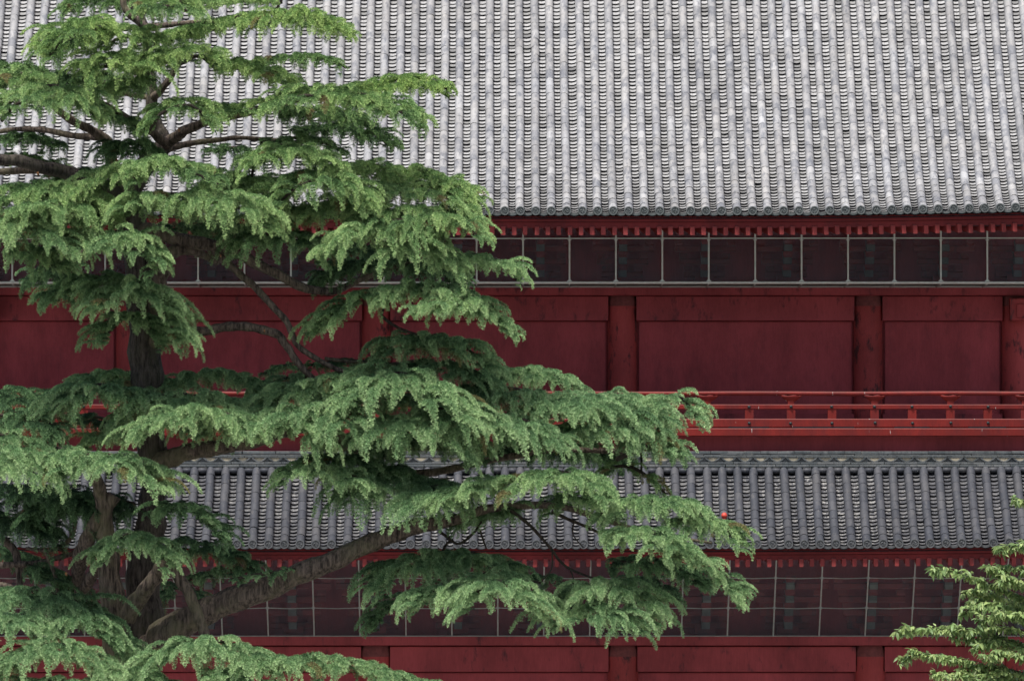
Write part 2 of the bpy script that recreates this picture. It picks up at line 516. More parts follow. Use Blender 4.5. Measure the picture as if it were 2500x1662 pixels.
def build_roof(name, prof, s_end, caps_mat, cover_mat, pan_mat, c_course, c_cover, own_cover, own_pan, label, first_cover=0.27, visible_s=99):
    # bedding sheet carries everything
    xs = np.linspace(-XE, XE, 41); ssamp = np.linspace(0.0, s_end, 26)
    v = []; f = []
    for q in ssamp:
        for x in xs:
            m = prof.frame(x, q, -0.15); v.append(tuple(m.translation))
    nx = len(xs)
    for i in range(len(ssamp) - 1):
        for k in range(nx - 1):
            f.append((i * nx + k, i * nx + k + 1, (i + 1) * nx + k + 1, (i + 1) * nx + k))
    roof = MB().add(v, f).build(name, M['bedding'], gate, True)
    tag(roof, label)
    nr = int(XE / RIB)
    covers = []; pans = []; capm = []
    for i in range(-nr, nr + 1):
        x = i * RIB + 0.10
        ph = random.uniform(0, 6.28); wv = random.uniform(0.002, 0.009); x_off = random.gauss(0, 0.004)
        q = 0.0; j = 0
        while q < s_end - 0.02:
            Lc = first_cover if j == 0 else c_cover
            m = prof.frame(x + x_off + wv * math.sin(q * 0.9 + ph) + random.gauss(0, 0.002), q + random.gauss(0, 0.004), random.gauss(0.0, 0.002))
            yaw = random.gauss(0, 0.006)
            m = m @ Matrix.Rotation(yaw, 4, 'Z') @ Matrix.Rotation(random.gauss(0, 0.004), 4, 'X')
            if j == 0: m = m @ Matrix.Diagonal((1.03, 1.0, 1.03, 1))
            covers.append((j, abs(x), m)); q += Lc; j += 1
        capm.append((x, prof.frame(x, 0.0, 0.0)))
        q = -0.015; j = 0
        xp = x + RIB / 2
        while q < s_end - 0.02:
            m = prof.frame(xp + x_off + wv * math.sin(q * 0.9 + ph) + random.gauss(0, 0.0015), q + random.gauss(0, 0.003), random.gauss(-0.068, 0.0025)) @ Matrix.Rotation(random.gauss(0, 0.02), 4, 'X') @ Matrix.Rotation(random.gauss(0, 0.014), 4, 'Y')
            pans.append((j, abs(xp), m)); q += c_course; j += 1
    covers.sort(key=lambda t: (t[1] > 9.5, t[0], t[1])); pans.sort(key=lambda t: (t[1] > 9.5, t[0], t[1]))
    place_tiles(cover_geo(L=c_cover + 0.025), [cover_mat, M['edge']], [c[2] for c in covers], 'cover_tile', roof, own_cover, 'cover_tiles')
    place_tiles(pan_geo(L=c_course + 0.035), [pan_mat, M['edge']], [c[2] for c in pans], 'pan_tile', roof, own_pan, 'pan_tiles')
    cm = cap_mesh('end_tile', 0.0805, [caps_mat])
    for x, m in capm:
        mm = Matrix.Translation(m.translation) @ Matrix.Rotation(-0.05 + random.gauss(0, 0.03), 4, 'X') @ Matrix.Rotation(random.uniform(0, 6.28), 4, 'Y')
        mm = Matrix.Translation((0, -0.052, 0.0)) @ mm
        link('end_tile', cm, roof, mm)
    # hanging lip of the lowest pan row
    b = MB(); n = 8; w = 0.235
    v = []
    for (y, dz) in ((-0.012, -0.034), (-0.012, -0.078)):
        for k in range(n + 1):
            xx = -w / 2 + w * k / n; u_ = 2 * xx / w
            v.append((xx, y, -0.042 * (1 - u_ * u_) + dz + 0.034))
    for k in range(n + 1):
        xx = -w / 2 + w * k / n; u_ = 2 * xx / w
        v.append((xx, 0.10, -0.042 * (1 - u_ * u_) - 0.03))
    N = n + 1
    f = [(N + k, N + k + 1, k + 1, k) for k in range(n)] + [(2 * N + k, 2 * N + k + 1, N + k + 1, N + k) for k in range(n)]
    lip = b.add(v, f).mesh('eave_lip_tile', [caps_mat], False)
    for x, m in capm:
        link('eave_lip_tile', lip, roof, Matrix.Translation(prof.frame(x + RIB / 2, 0).translation))
    return roof

Y_UE, Y_LE = -4.05, -6.3
prof_u = Prof(Y_UE, Z(515, Y_UE), [(0, 18), (0.35, 23), (1.0, 29), (1.8, 33), (4, 36.5), (7, 40.5), (11, 43)], 11.0, 0.0022)
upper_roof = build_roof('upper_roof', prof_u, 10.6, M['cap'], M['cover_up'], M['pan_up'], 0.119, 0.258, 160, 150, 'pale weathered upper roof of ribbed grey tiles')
prof_l = Prof(Y_LE, Z(1328, Y_LE), [(0, 24), (0.4, 29), (1.2, 33.5), (3, 37)], 3.0, 0.0012)
s_low = float(np.interp(Z(1146, -4.1), prof_l.z, prof_l.s))
Y_LT = float(prof_l.at(s_low)[0])
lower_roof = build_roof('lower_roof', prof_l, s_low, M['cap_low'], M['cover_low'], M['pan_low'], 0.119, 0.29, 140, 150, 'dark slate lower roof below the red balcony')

# ridge and rear slope of the upper roof (out of frame, closes the building)
ry, rz, _ = prof_u.at(10.6)
mb = MB(); mb.box(-XE, XE, ry - 0.25, ry + 0.25, rz - 0.1, rz + 0.75, 0, 0.06)
mb.build('main_ridge', M['ridge'], gate)
mb = MB(); mb.add([(-XE, ry + .3, rz), (XE, ry + .3, rz), (XE, 2 * ry + 4, prof_u.z[0]), (-XE, 2 * ry + 4, prof_u.z[0])], [(0, 1, 2, 3)])
mb.build('rear_roof_slope', M['bedding'], gate)

# flashing courses where the lower roof meets the balcony
def ridge_course(y0, y1, py0, py1, name, own, off, Ltile=0.305, lip=0.0):
    z0, z1 = Z(py1, y0), Z(py0, y0)
    b = MB(); b.box(-Ltile / 2 + 0.003, Ltile / 2 - 0.003, y0, y1, 0, z1 - z0 - 0.004, 0, min(0.006, (z1 - z0) * 0.2))
    me = b.mesh(name, [M['ridge']])
    n = int(10.3 / Ltile); parts = []
    for i in range(-n, n + 1):
        m = Matrix.Translation((i * Ltile + off + random.gauss(0, 0.003), random.gauss(0, 0.004), z0 + random.gauss(0, 0.0018))) @ Matrix.Rotation(random.gauss(0, 0.005), 4, 'Y')
        if own: link(name, me, lower_roof, m)
        else: parts.append(m)
    if parts:
        bb = MB()
        for m in parts: bb.add([m @ Vector(p) for p in b.v], b.f)
        o = bb.build(name + 's', M['ridge'], lower_roof); tag(o, kind='stuff')
yb = Y_LT + 0.62
ridge_course(Y_LT - 0.06, yb, 1133.5, 1140, 'flashing_tile', True, 0.0)
ridge_course(Y_LT - 0.03, yb, 1127.5, 1133, 'flashing_tile', True, 0.15)
# half-round wave tiles
zc0, zc1 = Z(1128, Y_LT), Z(1117, Y_LT)
b = MB(); n = 10; v = []; w = 0.285; hgt = zc1 - zc0
for (y, s_) in ((0.0, 1.0), (0.0, 0.72), (0.03, 0.70)):
    for k in range(n + 1):
        q = -1 + 2 * k / n
        v.append((q * w / 2 * s_, y, hgt - (1 - q * q) * (hgt * 0.95) * s_ - (0.004 if s_ < 1 else 0)))
N = n + 1
f = [(k, k + 1, N + k + 1, N + k) for k in range(n)] + [(N + k, N + k + 1, 2 * N + k + 1, 2 * N + k) for k in range(n)]
mi0 = len(f)
b.add(v, f, 0)
# underside of the rim
v2 = [(p[0], p[1], p[2]) for p in v[:N]] + [(p[0], p[1] + 0.25, p[2]) for p in v[:N]]
b.add(v2, [(N + k, N + k + 1, k + 1, k) for k in range(n)], 0)
mort = [v[2 * N + k] for k in range(N)]
b.add(mort + [(0, 0.03, hgt)], [(k, k + 1, N) for k in range(n)], 1)
wave = b.mesh('wave_tile', [M['ridge'], M['mortar']])
for i in range(-34, 35):
    link('wave_tile', wave, lower_roof, Matrix.Translation((i * 0.295 + 0.05, Y_LT + random.gauss(-0.012, 0.005), zc0)) @ Matrix.Rotation(random.gauss(0, 0.012), 4, 'Y'))
mb = MB(); mb.box(-XE, XE, Y_LT + 0.032, yb, Z(1128, Y_LT), Z(1116.8, Y_LT)); mb.build('flashing_bed', M['ridge'], lower_roof)
ridge_course(Y_LT + 0.00, yb, 1112.6, 1116.6, 'thin_flashing_tile', False, 0.08)
ridge_course(Y_LT + 0.05, yb, 1108.5, 1112.2, 'thin_flashing_tile', False, 0.22)
ridge_course(Y_LT + 0.09, yb, 1100.5, 1107.8, 'flashing_tile', True, 0.04)
# rounded plugs between the rib heads
b = MB(); pl = []
for k in range(7):
    a = math.pi * k / 6
    pl.append((0.0, -0.055 * math.sin(a), 0.055 * math.cos(a)))
b.tube([(-0.075, 0, 0), (0.075, 0, 0)], 0.055, 10, 0)
plug = b.mesh('mortar_plug', [M['cover_low']], True)
for i in range(-36, 37):
    m = prof_l.frame(i * RIB + 0.10 + RIB / 2, s_low - 0.03, 0.0)
    link('gap_plug_tile', plug, lower_roof, Matrix.Translation(m.translation + Vector((0, 0, 0.0))))

# ---------------------------------------------------------------- eaves: boards, rafters, soffit
def eave(yE, py_b1, py_b2, py_r, rise, fan, spacing, rw, rh, y_in, prof, tagname):
    # front boards follow the slight upturn of the eave
    def board(name, y0, y1, pa, pb, mat):
        v = []; f = []
        xs = np.linspace(-XE, XE, 33)
        for x in xs:
            dz = prof.lift * max(0, abs(x) - 4) ** 2
            za, zb = Z(pa, y0) + dz, Z(pb, y0) + dz
            v += [(x, y0, zb), (x, y0, za), (x, y1, za + 0.05), (x, y1, zb + 0.05)]
        for i in range(len(xs) - 1):
            o = 4 * i
            f += [(o, o + 4, o + 5, o + 1), (o + 1, o + 5, o + 6, o + 2), (o + 3, o + 2, o + 6, o + 7), (o, o + 3, o + 7, o + 4)]
        MB().add(v, f).build(name, mat, gate)
    board('eave_board', yE + 0.10, yE + 0.5, *py_b1, M['eave'])
    board('eave_fascia', yE + 0.145, yE + 0.6, *py_b2, M['eave'])
    # rafters
    yr = yE + 0.09
    z_top = Z(py_r[0], yr); z_bot = Z(py_r[1], yr)
    hh = z_top - z_bot
    Lr = (y_in - yr)
    b = MB(); ex = 0.012
    v = [(-rw/2, 0, -hh), (rw/2, 0, -hh), (rw/2, 0.02, 0), (-rw/2, 0.02, 0), (-rw/2, Lr, rise - hh), (rw/2, Lr, rise - hh), (rw/2, Lr, rise), (-rw/2, Lr, rise)]
    b.add(v, [(0,1,2,3)[::1], (4,7,6,5), (0,4,5,1), (3,2,6,7), (0,3,7,4), (1,5,6,2)])
    me = b.mesh('rafter', [M['rafter']])
    n = int(10.6 / spacing)
    for i in range(-n, n + 1):
        x = i * spacing + 0.07 + random.gauss(0, 0.004)
        th = math.atan2(x, fan) if fan else 0.0
        dz = prof.lift * max(0, abs(x) - 4) ** 2
        m = Matrix.Translation((x, yr + random.gauss(0, 0.008), z_top + dz + random.gauss(0, 0.003))) @ Matrix.Rotation(th, 4, 'Z')
        link('rafter', me, gate, m)
    # soffit boarding above the rafters
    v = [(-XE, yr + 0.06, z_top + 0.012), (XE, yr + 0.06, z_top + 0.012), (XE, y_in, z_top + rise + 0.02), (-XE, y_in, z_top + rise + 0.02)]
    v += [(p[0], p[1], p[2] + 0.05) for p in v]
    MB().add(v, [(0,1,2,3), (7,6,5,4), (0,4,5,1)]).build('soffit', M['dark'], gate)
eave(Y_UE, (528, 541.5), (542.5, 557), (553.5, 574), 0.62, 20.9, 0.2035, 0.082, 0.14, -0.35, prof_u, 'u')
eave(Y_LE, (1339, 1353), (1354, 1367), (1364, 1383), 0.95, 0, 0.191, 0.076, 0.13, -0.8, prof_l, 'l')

# ---------------------------------------------------------------- upper storey wall
BAY = 4.62
COLX = [-BAY * 1.5 - 2.78, -BAY * 1.5, -BAY * 0.5, BAY * 0.5, BAY * 1.5, BAY * 1.5 + 2.78]
zf = Z(1048, -3.8)                                                    # balcony floor
mb = MB(); mb.box(-XE, XE, 0.10, 0.5, zf - 0.1, Z(660, 0) + 1.2); mb.build('upper_wall', M['wall'], gate)
def column(x, y, r, z0, z1, copper):
    b = MB(); n = 20; v = []; f = []
    prof = [(r, z0), (r, z1 - 0.24), (r * 0.985, z1 - 0.12), (r * 0.93, z1 - 0.045), (r * 0.84, z1)]
    for q, z in prof:
        for k in range(n):
            a = 2 * math.pi * k / n; v.append((q * math.cos(a), q * math.sin(a), z))
    for i in range(len(prof) - 1):
        for k in range(n):
            f.append((i * n + k, i * n + (k + 1) % n, (i + 1) * n + (k + 1) % n, (i + 1) * n + k))
    b.add(v, f); b.add([v[4 * n + k] for k in range(n)], [tuple(range(n))])
    o = b.build('column', M['column'], gate, True)
    o.location = (x, y, 0)
    if copper:
        b = MB(); v = []; f = []
        pr = [(r + 0.003, z1 - 0.20), (r + 0.003, z1 - 0.13), (r * 0.94, z1 - 0.045), (r * 0.85, z1 + 0.003)]
        for q, z in pr:
            for k in range(n):
                a = 2 * math.pi * k / n; v.append((q * math.cos(a), q * math.sin(a), z))
        for i in range(len(pr) - 1):
            for k in range(n):
                f.append((i * n + k, i * n + (k + 1) % n, (i + 1) * n + (k + 1) % n, (i + 1) * n + k))
        link('column_head', b.add(v, f).mesh('column_head', [M['copper']], True), o)
    return o
for x in COLX:
    column(x, 0.07, 0.275, zf - 0.1, Z(721, -0.1), True)
for i in range(5):
    a, c = COLX[i] + 0.265, COLX[i + 1] - 0.265
    z0, z1 = Z(783, -0.1), Z(723, -0.1)
    mb = MB(); mb.box(a, c, -0.13, 0.12, z0, z1, 0, 0.012); mb.build('head_tie_beam', M['beam'], gate)
    mb = MB(); mb.box(a + 0.05, c - 0.05, 0.02, 0.12, zf - 0.05, Z(785.5, 0), 0); mb.build('wall_panel', M['wall'], gate)
    mb = MB(); mb.box(a, c, -0.10, 0.12, zf, Z(1010, 0), 0, 0.01); mb.build('floor_sill', M['beam'], gate)
mb = MB(); mb.box(-XE, XE, -0.36, 0.3, Z(721, -0.36), Z(697, -0.36), 0, 0.015); mb.build('wall_plate', M['beam'], gate)
# beam nosings on the corner columns
for s_ in (-1, 1):
    x = COLX[-1] * s_
    mb = MB(); mb.box(x - 0.15, x + 0.33, -0.62, -0.2, Z(783, -.5), Z(728, -.5), 0, 0.02)
    mb.box(x - 0.03, x + 0.2, -0.66, -0.62, Z(776, -.5), Z(742, -.5), 0, 0.01)
    mb.build('beam_nosing', M['column'], gate)

# bracket sets under the eaves, seen dimly through the netting
def bracket_set(x, y, z, sc_, tiers):
    b = MB()
    w = 0.21 * sc_
    def block(cx, cy, cz, ww, hh, mi):
        v = [(cx-ww*.36,cy-ww*.36,cz),(cx+ww*.36,cy-ww*.36,cz),(cx+ww*.36,cy+ww*.36,cz),(cx-ww*.36,cy+ww*.36,cz)]
        v += [(cx-ww*.5,cy-ww*.5,cz+hh*.4),(cx+ww*.5,cy-ww*.5,cz+hh*.4),(cx+ww*.5,cy+ww*.5,cz+hh*.4),(cx-ww*.5,cy+ww*.5,cz+hh*.4)]
        v += [(cx-ww*.5,cy-ww*.5,cz+hh),(cx+ww*.5,cy-ww*.5,cz+hh),(cx+ww*.5,cy+ww*.5,cz+hh),(cx-ww*.5,cy+ww*.5,cz+hh)]
        f = [(3,2,1,0)] + [(a,(a+1)%4,4+(a+1)%4,4+a) for a in range(4)] + [(4+a,4+(a+1)%4,8+(a+1)%4,8+a) for a in range(4)] + [(8,9,10,11)]
        b.add(v, f, mi)
    block(0, 0, 0, 0.40 * sc_, 0.22 * sc_, 0)
    zz = 0.17 * sc_
    for t in range(tiers):
        yo = -0.34 * sc_ * t; L = (0.42 + 0.10 * t) * sc_
        b.box(-L, L, yo - 0.07, yo + 0.07, zz, zz + 0.12 * sc_, 0, 0.02)
        b.box(-0.075, 0.075, yo - 0.50 * sc_, 0.1, zz, zz + 0.13 * sc_, 1)
        for dx in (-L + 0.08, 0, L - 0.08): block(dx, yo, zz + 0.12 * sc_, 0.17 * sc_, 0.11 * sc_, 0 if dx else 1)
        block(0, yo - 0.42 * sc_, zz + 0.13 * sc_, 0.19 * sc_, 0.12 * sc_, 0)
        zz += 0.25 * sc_
    o = b.build('bracket_set', [M['bracket'], M['bracket_green']], gate)
    o.location = (x, y, z)
    return o
xb = []
for i in range(5):
    n = 3 if 0 < i < 4 else 2
    for k in range(n): xb.append(COLX[i] + (COLX[i + 1] - COLX[i]) * k / n)
xb.append(COLX[-1])
for x in xb:
    bracket_set(x, 0.0, Z(697, -0.1) , 0.92, 3)
    bracket_set(x, -0.5, Z(1556, -0.5), 1.0, 4)

# ---------------------------------------------------------------- netting frames
def gusset(b, x, y, z, s_, up, dy=0.0):
    for sx in (-1, 1):
        b.add([(x, y, z), (x + sx * s_, y, z), (x, y + dy * s_, z + up * s_), (x, y + 0.006, z), (x + sx * s_, y + 0.006, z), (x, y + dy * s_ + 0.006, z + up * s_)],
              [(0, 1, 2), (5, 4, 3), (0, 3, 4, 1), (1, 4, 5, 2)])
yN = -1.8; PITCHN = 113.4 * (140 + yN) / FPX
x0 = X(1277, yN)
zt, zm, zb_ = Z(556, yN) , Z(583.5, yN), Z(690, yN)
nl = [x0 + i * PITCHN for i in range(-12, 12)]
for x in nl:
    mb = MB(); mb.tube([(x, yN, zb_), (x, yN, zt + 0.25)], 0.0165, 8)
    gusset(mb, x, yN - 0.018, zb_ + 0.02, 0.055, 1); gusset(mb, x, yN - 0.018, zm - 0.012, 0.04, -1)
    mb.build('net_post', M['steel'], gate)
for i in range(len(nl) - 1):
    a, c = nl[i] + 0.02, nl[i + 1] - 0.02
    mb = MB(); mb.add([(a, yN + 0.02, zb_), (c, yN + 0.02, zb_), (c, yN + 0.02, zt + 0.2), (a, yN + 0.02, zt + 0.2)], [(0, 1, 2, 3)])
    mb.build('netting', M['net'], gate)
mb = MB(); mb.tube([(-10.6, yN - 0.003, zm), (10.6, yN - 0.003, zm + 0.02)], 0.012, 6); mb.build('net_rail', M['steel'], gate)
mb = MB(); mb.tube([(-10.6, yN - 0.012, zb_), (10.6, yN - 0.012, zb_)], 0.024, 8); mb.build('net_rail', M['steel'], gate)
mb = MB(); mb.add([(-10.6, yN, zb_ - 0.012), (10.6, yN, zb_ - 0.012), (10.6, -0.36, zb_ - 0.01), (-10.6, -0.36, zb_ - 0.01)], [(0, 1, 2, 3)]); mb.build('net_tray', M['tray'], gate)
mb = MB(); mb.tube([(-10.6, -0.40, zb_ - 0.03), (10.6, -0.40, zb_ - 0.03)], 0.022, 6); mb.build('net_rail', M['steel_low'], gate)
for x in nl:
    mb = MB(); mb.tube([(x, yN, zb_ - 0.03), (x, -0.4, zb_ - 0.035)], 0.014, 6); mb.build('tray_bar', M['steel_low'], gate)
# lower storey: slanting net
yA, yB = -2.55, -0.92
zA, zB = Z(1367, yA), Z(1552, yB)
PL = 113.3 * (140 + yA) / FPX
xl0 = X(1895, yA)
nl = [xl0 + i * PL for i in range(-18, 7)]
def slant(q): return yA + (yB - yA) * q, zA + (zB - zA) * q
for x in nl:
    mb = MB(); y_, z_ = slant(-0.25); mb.tube([(x, y_, z_), (x, yB, zB)], 0.0145, 6)
    for q in (0.23, 0.625):
        y_, z_ = slant(q)
        gusset(mb, x, y_ - 0.015, z_ - 0.004, 0.04, -1); gusset(mb, x, y_ - 0.015, z_ + 0.004, 0.04, 1)
    mb.build('net_post', M['steel_low'], gate)
for i in range(len(nl) - 1):
    a, c = nl[i] + 0.016, nl[i + 1] - 0.016
    y_, z_ = slant(-0.2)
    mb = MB(); mb.add([(a, yB + .01, zB), (c, yB + .01, zB), (c, y_ + .01, z_), (a, y_ + .01, z_)], [(0, 1, 2, 3)])
    mb.build('netting', M['net'], gate)
    for q in (0.23, 0.625):
        y_, z_ = slant(q)
        mb = MB(); mb.tube([(a, y_, z_), ((a + c) / 2, y_, z_ - 0.012), (c, y_, z_)], 0.009, 5); mb.build('net_wire', M['steel_low'], gate)
mb = MB(); mb.tube([(-10.6, yB, zB), (10.6, yB, zB)], 0.014, 6); mb.build('net_rail', M['steel_low'], gate)

# ---------------------------------------------------------------- balcony and railing
yR = -3.84
mb = MB(); mb.box(-XE, XE, -3.99, 0.1, Z(1064.5, -3.99), Z(1045, -3.99), 0, 0.014); mb.build('balcony_floor_beam', M['rail'], gate)
mb = MB(); mb.box(-XE, XE, yb - 0.06, yb + 0.25, Z(1112, yb), Z(1062, yb) , 0); mb.build('balcony_apron', M['wall'], gate)
rail = MB()
mb = MB(); mb.tube([(x, yR, Z(960.5, yR) + 0.004 * math.sin(x * 1.7)) for x in np.linspace(-10.8, 10.8, 40)], 0.042, 10)
railing = mb.build('railing', M['rail'], gate, True)
tag(railing, 'round vermilion handrail with lotus posts along the balcony')
mb = MB(); mb.box(-10.8, 10.8, yR - 0.055, yR + 0.055, Z(999, yR), Z(987, yR), 0, 0.012); mb.build('middle_rail', M['rail'], railing)
mb = MB(); mb.box(-10.8, 10.8, yR - 0.075, yR + 0.075, Z(1043.5, yR), Z(1022, yR), 0, 0.014); mb.build('bottom_rail', M['rail'], railing)
posts = [1727 - 101.5 * k for k in range(18, 0, -1)] + [1727, 1829, 1931, 2031, 2134.6, 2226.5, 2320, 2411, 2502, 2594]
zj0, zj1 = Z(1043, yR), Z(966, yR)
b = MB(); b.box(-0.078, 0.078, -0.045, 0.045, Z(1023, yR), Z(998, yR)); post_me = b.mesh('rail_post', [M['rail']])
b = MB(); b.box(-0.058, 0.058, -0.042, 0.042, Z(988, yR), Z(978, yR)); neck_me = b.mesh('post_neck', [M['rail']])
# lotus cup: flared with lobed rim
b = MB(); prof_c = [(0.062, -0.03), (0.078, -0.012), (0.118, 0.018), (0.150, 0.05), (0.185, 0.092), (0.16, 0.097)]
v = []; f = []; n = 24
for j, (r, z_) in enumerate(prof_c):
    for k in range(n):
        a = 2 * math.pi * k / n
        lob = 1 + (0.07 * math.cos(5 * a) if j >= 3 else 0)
        v.append((r * 1.1 * lob * math.cos(a), r * 0.5 * lob * math.sin(a), z_ - (0.016 * math.sin(a * 2.5) ** 2 if j >= 4 else 0)))
for j in range(len(prof_c) - 1):
    for k in range(n):
        f.append((j * n + k, j * n + (k + 1) % n, (j + 1) * n + (k + 1) % n, (j + 1) * n + k))
cup_me = b.add(v, f).mesh('lotus_cup', [M['rail']], True)
b = MB(); v = []; f = []; n = 10
for (r, y_) in ((0.030, 0.0), (0.027, -0.012), (0.016, -0.024), (0.004, -0.030)):
    for k in range(n):
        a = 2 * math.pi * k / n; v.append((r * math.cos(a), y_, r * math.sin(a)))
for j in range(3):
    for k in range(n): f.append((j * n + k, (j + 1) * n + k, (j + 1) * n + (k + 1) % n, j * n + (k + 1) % n))
stud_me = b.add(v, f + [tuple(range(3 * n, 4 * n))]).mesh('stud', [M['stud']], True)
for i, px in enumerate(posts):
    x = X(px, yR)
    link('rail_post', post_me, railing, Matrix.Translation((x, yR, 0)))
    for py, yy in ((993, yR - 0.056), (1033, yR - 0.076)):
        link('stud', stud_me, railing, Matrix.Translation((x + random.gauss(0, 0.006), yy, Z(py, yR) + random.gauss(0, 0.004))))
    if i % 2 == 0:
        link('post_neck', neck_me, railing, Matrix.Translation((x, yR, 0)))
        link('lotus_cup', cup_me, railing, Matrix.Translation((x, yR, Z(977, yR))))
for px, ln in ((1640, 60), (1828, 100), (2010, 150), (2226, 86), (2409, 92), (1560, 70), (700, 120), (900, 110)):
    xc = X(px, yR); hw = ln / 2 / 133.5
    mb = MB(); mb.box(xc - hw, xc + hw, yR - 0.079, yR - 0.03, Z(1044.6, yR), Z(1041.2, yR)); mb.build('rail_slot_shade', M['edge'], railing)  # solid near-black strips stand for the shade in the open slots

# ---------------------------------------------------------------- lower storey wall
mb = MB(); mb.box(-XE, XE, -0.36, 0.0, 0.6, Z(1560, -0.5) + 1.6); mb.build('lower_wall', M['wall'], gate)
mb = MB(); mb.box(-XE, XE, -0.94, -0.2, Z(1574.5, -0.94), Z(1552.5, -0.94), 0, 0.012); mb.build('wall_plate', M['beam'], gate)
for x in COLX:
    column(x, -0.5, 0.285, 0.6, Z(1575.5, -0.6), True)
for i in range(5):
    a, c = COLX[i] + 0.27, COLX[i + 1] - 0.27
    mb = MB(); mb.box(a, c, -0.66, -0.34, Z(1639, -0.66), Z(1577, -0.66), 0, 0.012); mb.build('head_tie_beam', M['beam'], gate)
    mb = MB(); mb.box(a, c, -0.45, -0.34, 0.62, Z(1642, -0.45)); mb.build('wall_panel', M['wall'], gate)
mb = MB(); mb.box(-XE - 1, XE + 1, -2.6, 6, 0.0, 0.6, 0, 0.05); mb.build('stone_base', M['stone'], gate)

# little red dome sitting on the lower roof
p = prof_l.frame(X(1768, -5.2), 0.86, 0.0).translation
b = MB(); v = []; f = []; n = 14; pr = [(0.05, -0.08), (0.052, 0.0), (0.068, 0.0), (0.068, 0.03), (0.058, 0.065), (0.035, 0.09), (0.006, 0.10)]
for r, z_ in pr:
    for k in range(n):
        a = 2 * math.pi * k / n; v.append((r * math.cos(a), r * math.sin(a), z_))
for j in range(len(pr) - 1):
    for k in range(n): f.append((j * n + k, j * n + (k + 1) % n, (j + 1) * n + (k + 1) % n, (j + 1) * n + k))
o = b.add(v, f + [tuple(range(6 * n, 7 * n))]).build('red_dome', M['red_dome'], None, True)
o.scale = (0.8, 0.8, 0.8)
o.location = (X(1768, p.y), p.y - 0.02, Z(1261, p.y))
tag(o, 'small round red dome on the lower roof beside a cedar branch', 'lamp')

# ================================================================== THE CEDAR
YT = -30.0                                                           # depth of the trunk
PXM = 1 / (FPX / (140 + YT)) * K                                     # metres per display pixel at the trunk
base = D(318, 1640, YT)
cedar = empty('cedar_tree', (base.x, YT, 0))
tag(cedar, 'large old cedar with layered drooping green branches before the gate', 'tree')
def child(name, me):
    o = bpy.data.objects.new(name, me); col.objects.link(o)
    o.parent = cedar; o.matrix_parent_inverse = Matrix.Translation((-base.x, -YT, 0))
    return o
SKEL = []                                                            # 3-D points of wood to which boughs join
def limb(name, pts, n=10, mat='bark', sub=6, jit=0.06):
    """pts: (x, y, width) in display pixels, optional depth offset"""
    q = [(p[0], p[1], p[2], p[3] if len(p) > 3 else 0.0) for p in pts]
    sm = spline(q, sub)
    P3 = []; Rr = []
    ph = random.uniform(0, 9)
    for i, s_ in enumerate(sm):
        w = D(s_[0], s_[1], YT + s_[3])
        w = w + Vector((math.sin(i * 1.1 + ph), math.cos(i * 0.9 + ph), math.sin(i * 0.8 + 2 * ph))) * s_[2] * PXM * 0.04
        P3.append(w); Rr.append(max(0.004, s_[2] / 2 * PXM * (140 + YT + s_[3]) / (140 + YT)) * (1 + 0.06 * math.sin(i * 1.7 + ph)))
    b = MB(); b.tube(P3, Rr, n, 0, True, jit)
    SKEL.extend([(p, r) for p, r in zip(P3, Rr)])
    return child(name, b.mesh(name, [M[mat]], True))

g0 = D(318, 1640, YT)
ground_px = 1640 + (g0.z) / PXM
limb('trunk', [(316, ground_px, 250), (316, 1800, 170), (314, 1600, 122), (322, 1480, 96), (334, 1421, 80), (330, 1302, 80), (345, 1222, 70), (352, 1143, 60), (352, 1083, 66), (345, 1000, 72), (338, 920, 76), (337, 846, 76), (330, 744, 72), (322, 625, 72), (304, 520, 70), (292, 470, 62), (318, 400, 52), (372, 345, 42), (372, 310, 34), (352, 270, 27), (349, 200, 25), (340, 120, 22), (333, 60, 20), (305, 10, 18), (290, -60, 14)], 16, 'trunk_bark', 5, 0.05)
limb('limb', [(262, 1540, 60, -.4), (262, 1421, 60, -.5), (251, 1302, 52, -.5), (240, 1200, 40, -.5), (228, 1120, 30, -.6), (190, 1040, 24, -.9)])
limb('limb', [(205, 1425, 34, .3), (186, 1360, 34, .2), (182, 1300, 34, 0), (192, 1262, 36, -.3), (226, 1199, 38, -.5), (262, 1140, 32, -.5)])
limb('limb', [(182, 1370, 26, .2), (210, 1330, 26, -.1), (224, 1306, 16, -.4)])
limb('limb', [(292, 1418, 44, -.8), (330, 1365, 38, -1.0), (362, 1322, 34, -1.1), (386, 1300, 34, -1.2), (414, 1330, 30, -1.25), (442, 1382, 27, -1.3), (458, 1422, 26, -1.3), (474, 1466, 24, -1.3)])
limb('limb', [(330, 1520, 90, 0), (380, 1465, 76, -.5), (450, 1418, 66, -.7), (560, 1374, 58, -.9), (700, 1318, 50, -1.1), (820, 1266, 44, -1.2), (920, 1224, 40, -1.2), (990, 1206, 34, -1.2), (1040, 1200, 26, -1.2), (1110, 1175, 22, -1.1), (1197, 1164, 18, -1.0), (1300, 1168, 15, -1.0), (1400, 1200, 12, -1.0), (1520, 1230, 9, -1.0), (1640, 1250, 6, -1)], 12)
limb('limb', [(352, 1100, 56, 0), (378, 1062, 46, -.2), (424, 1044, 40, -.4), (498, 1030, 37, -.5), (570, 1018, 34, -.6), (650, 995, 32, -.3), (720, 980, 30, 0), (775, 1006, 30, .2), (830, 1046, 28, .2), (880, 1085, 24, .1), (960, 1092, 20, 0), (1060, 1075, 17, 0), (1180, 1050, 15, 0), (1300, 1035, 13, -.1), (1440, 1040, 12, -.3), (1490, 1026, 11, -.5)], 12)
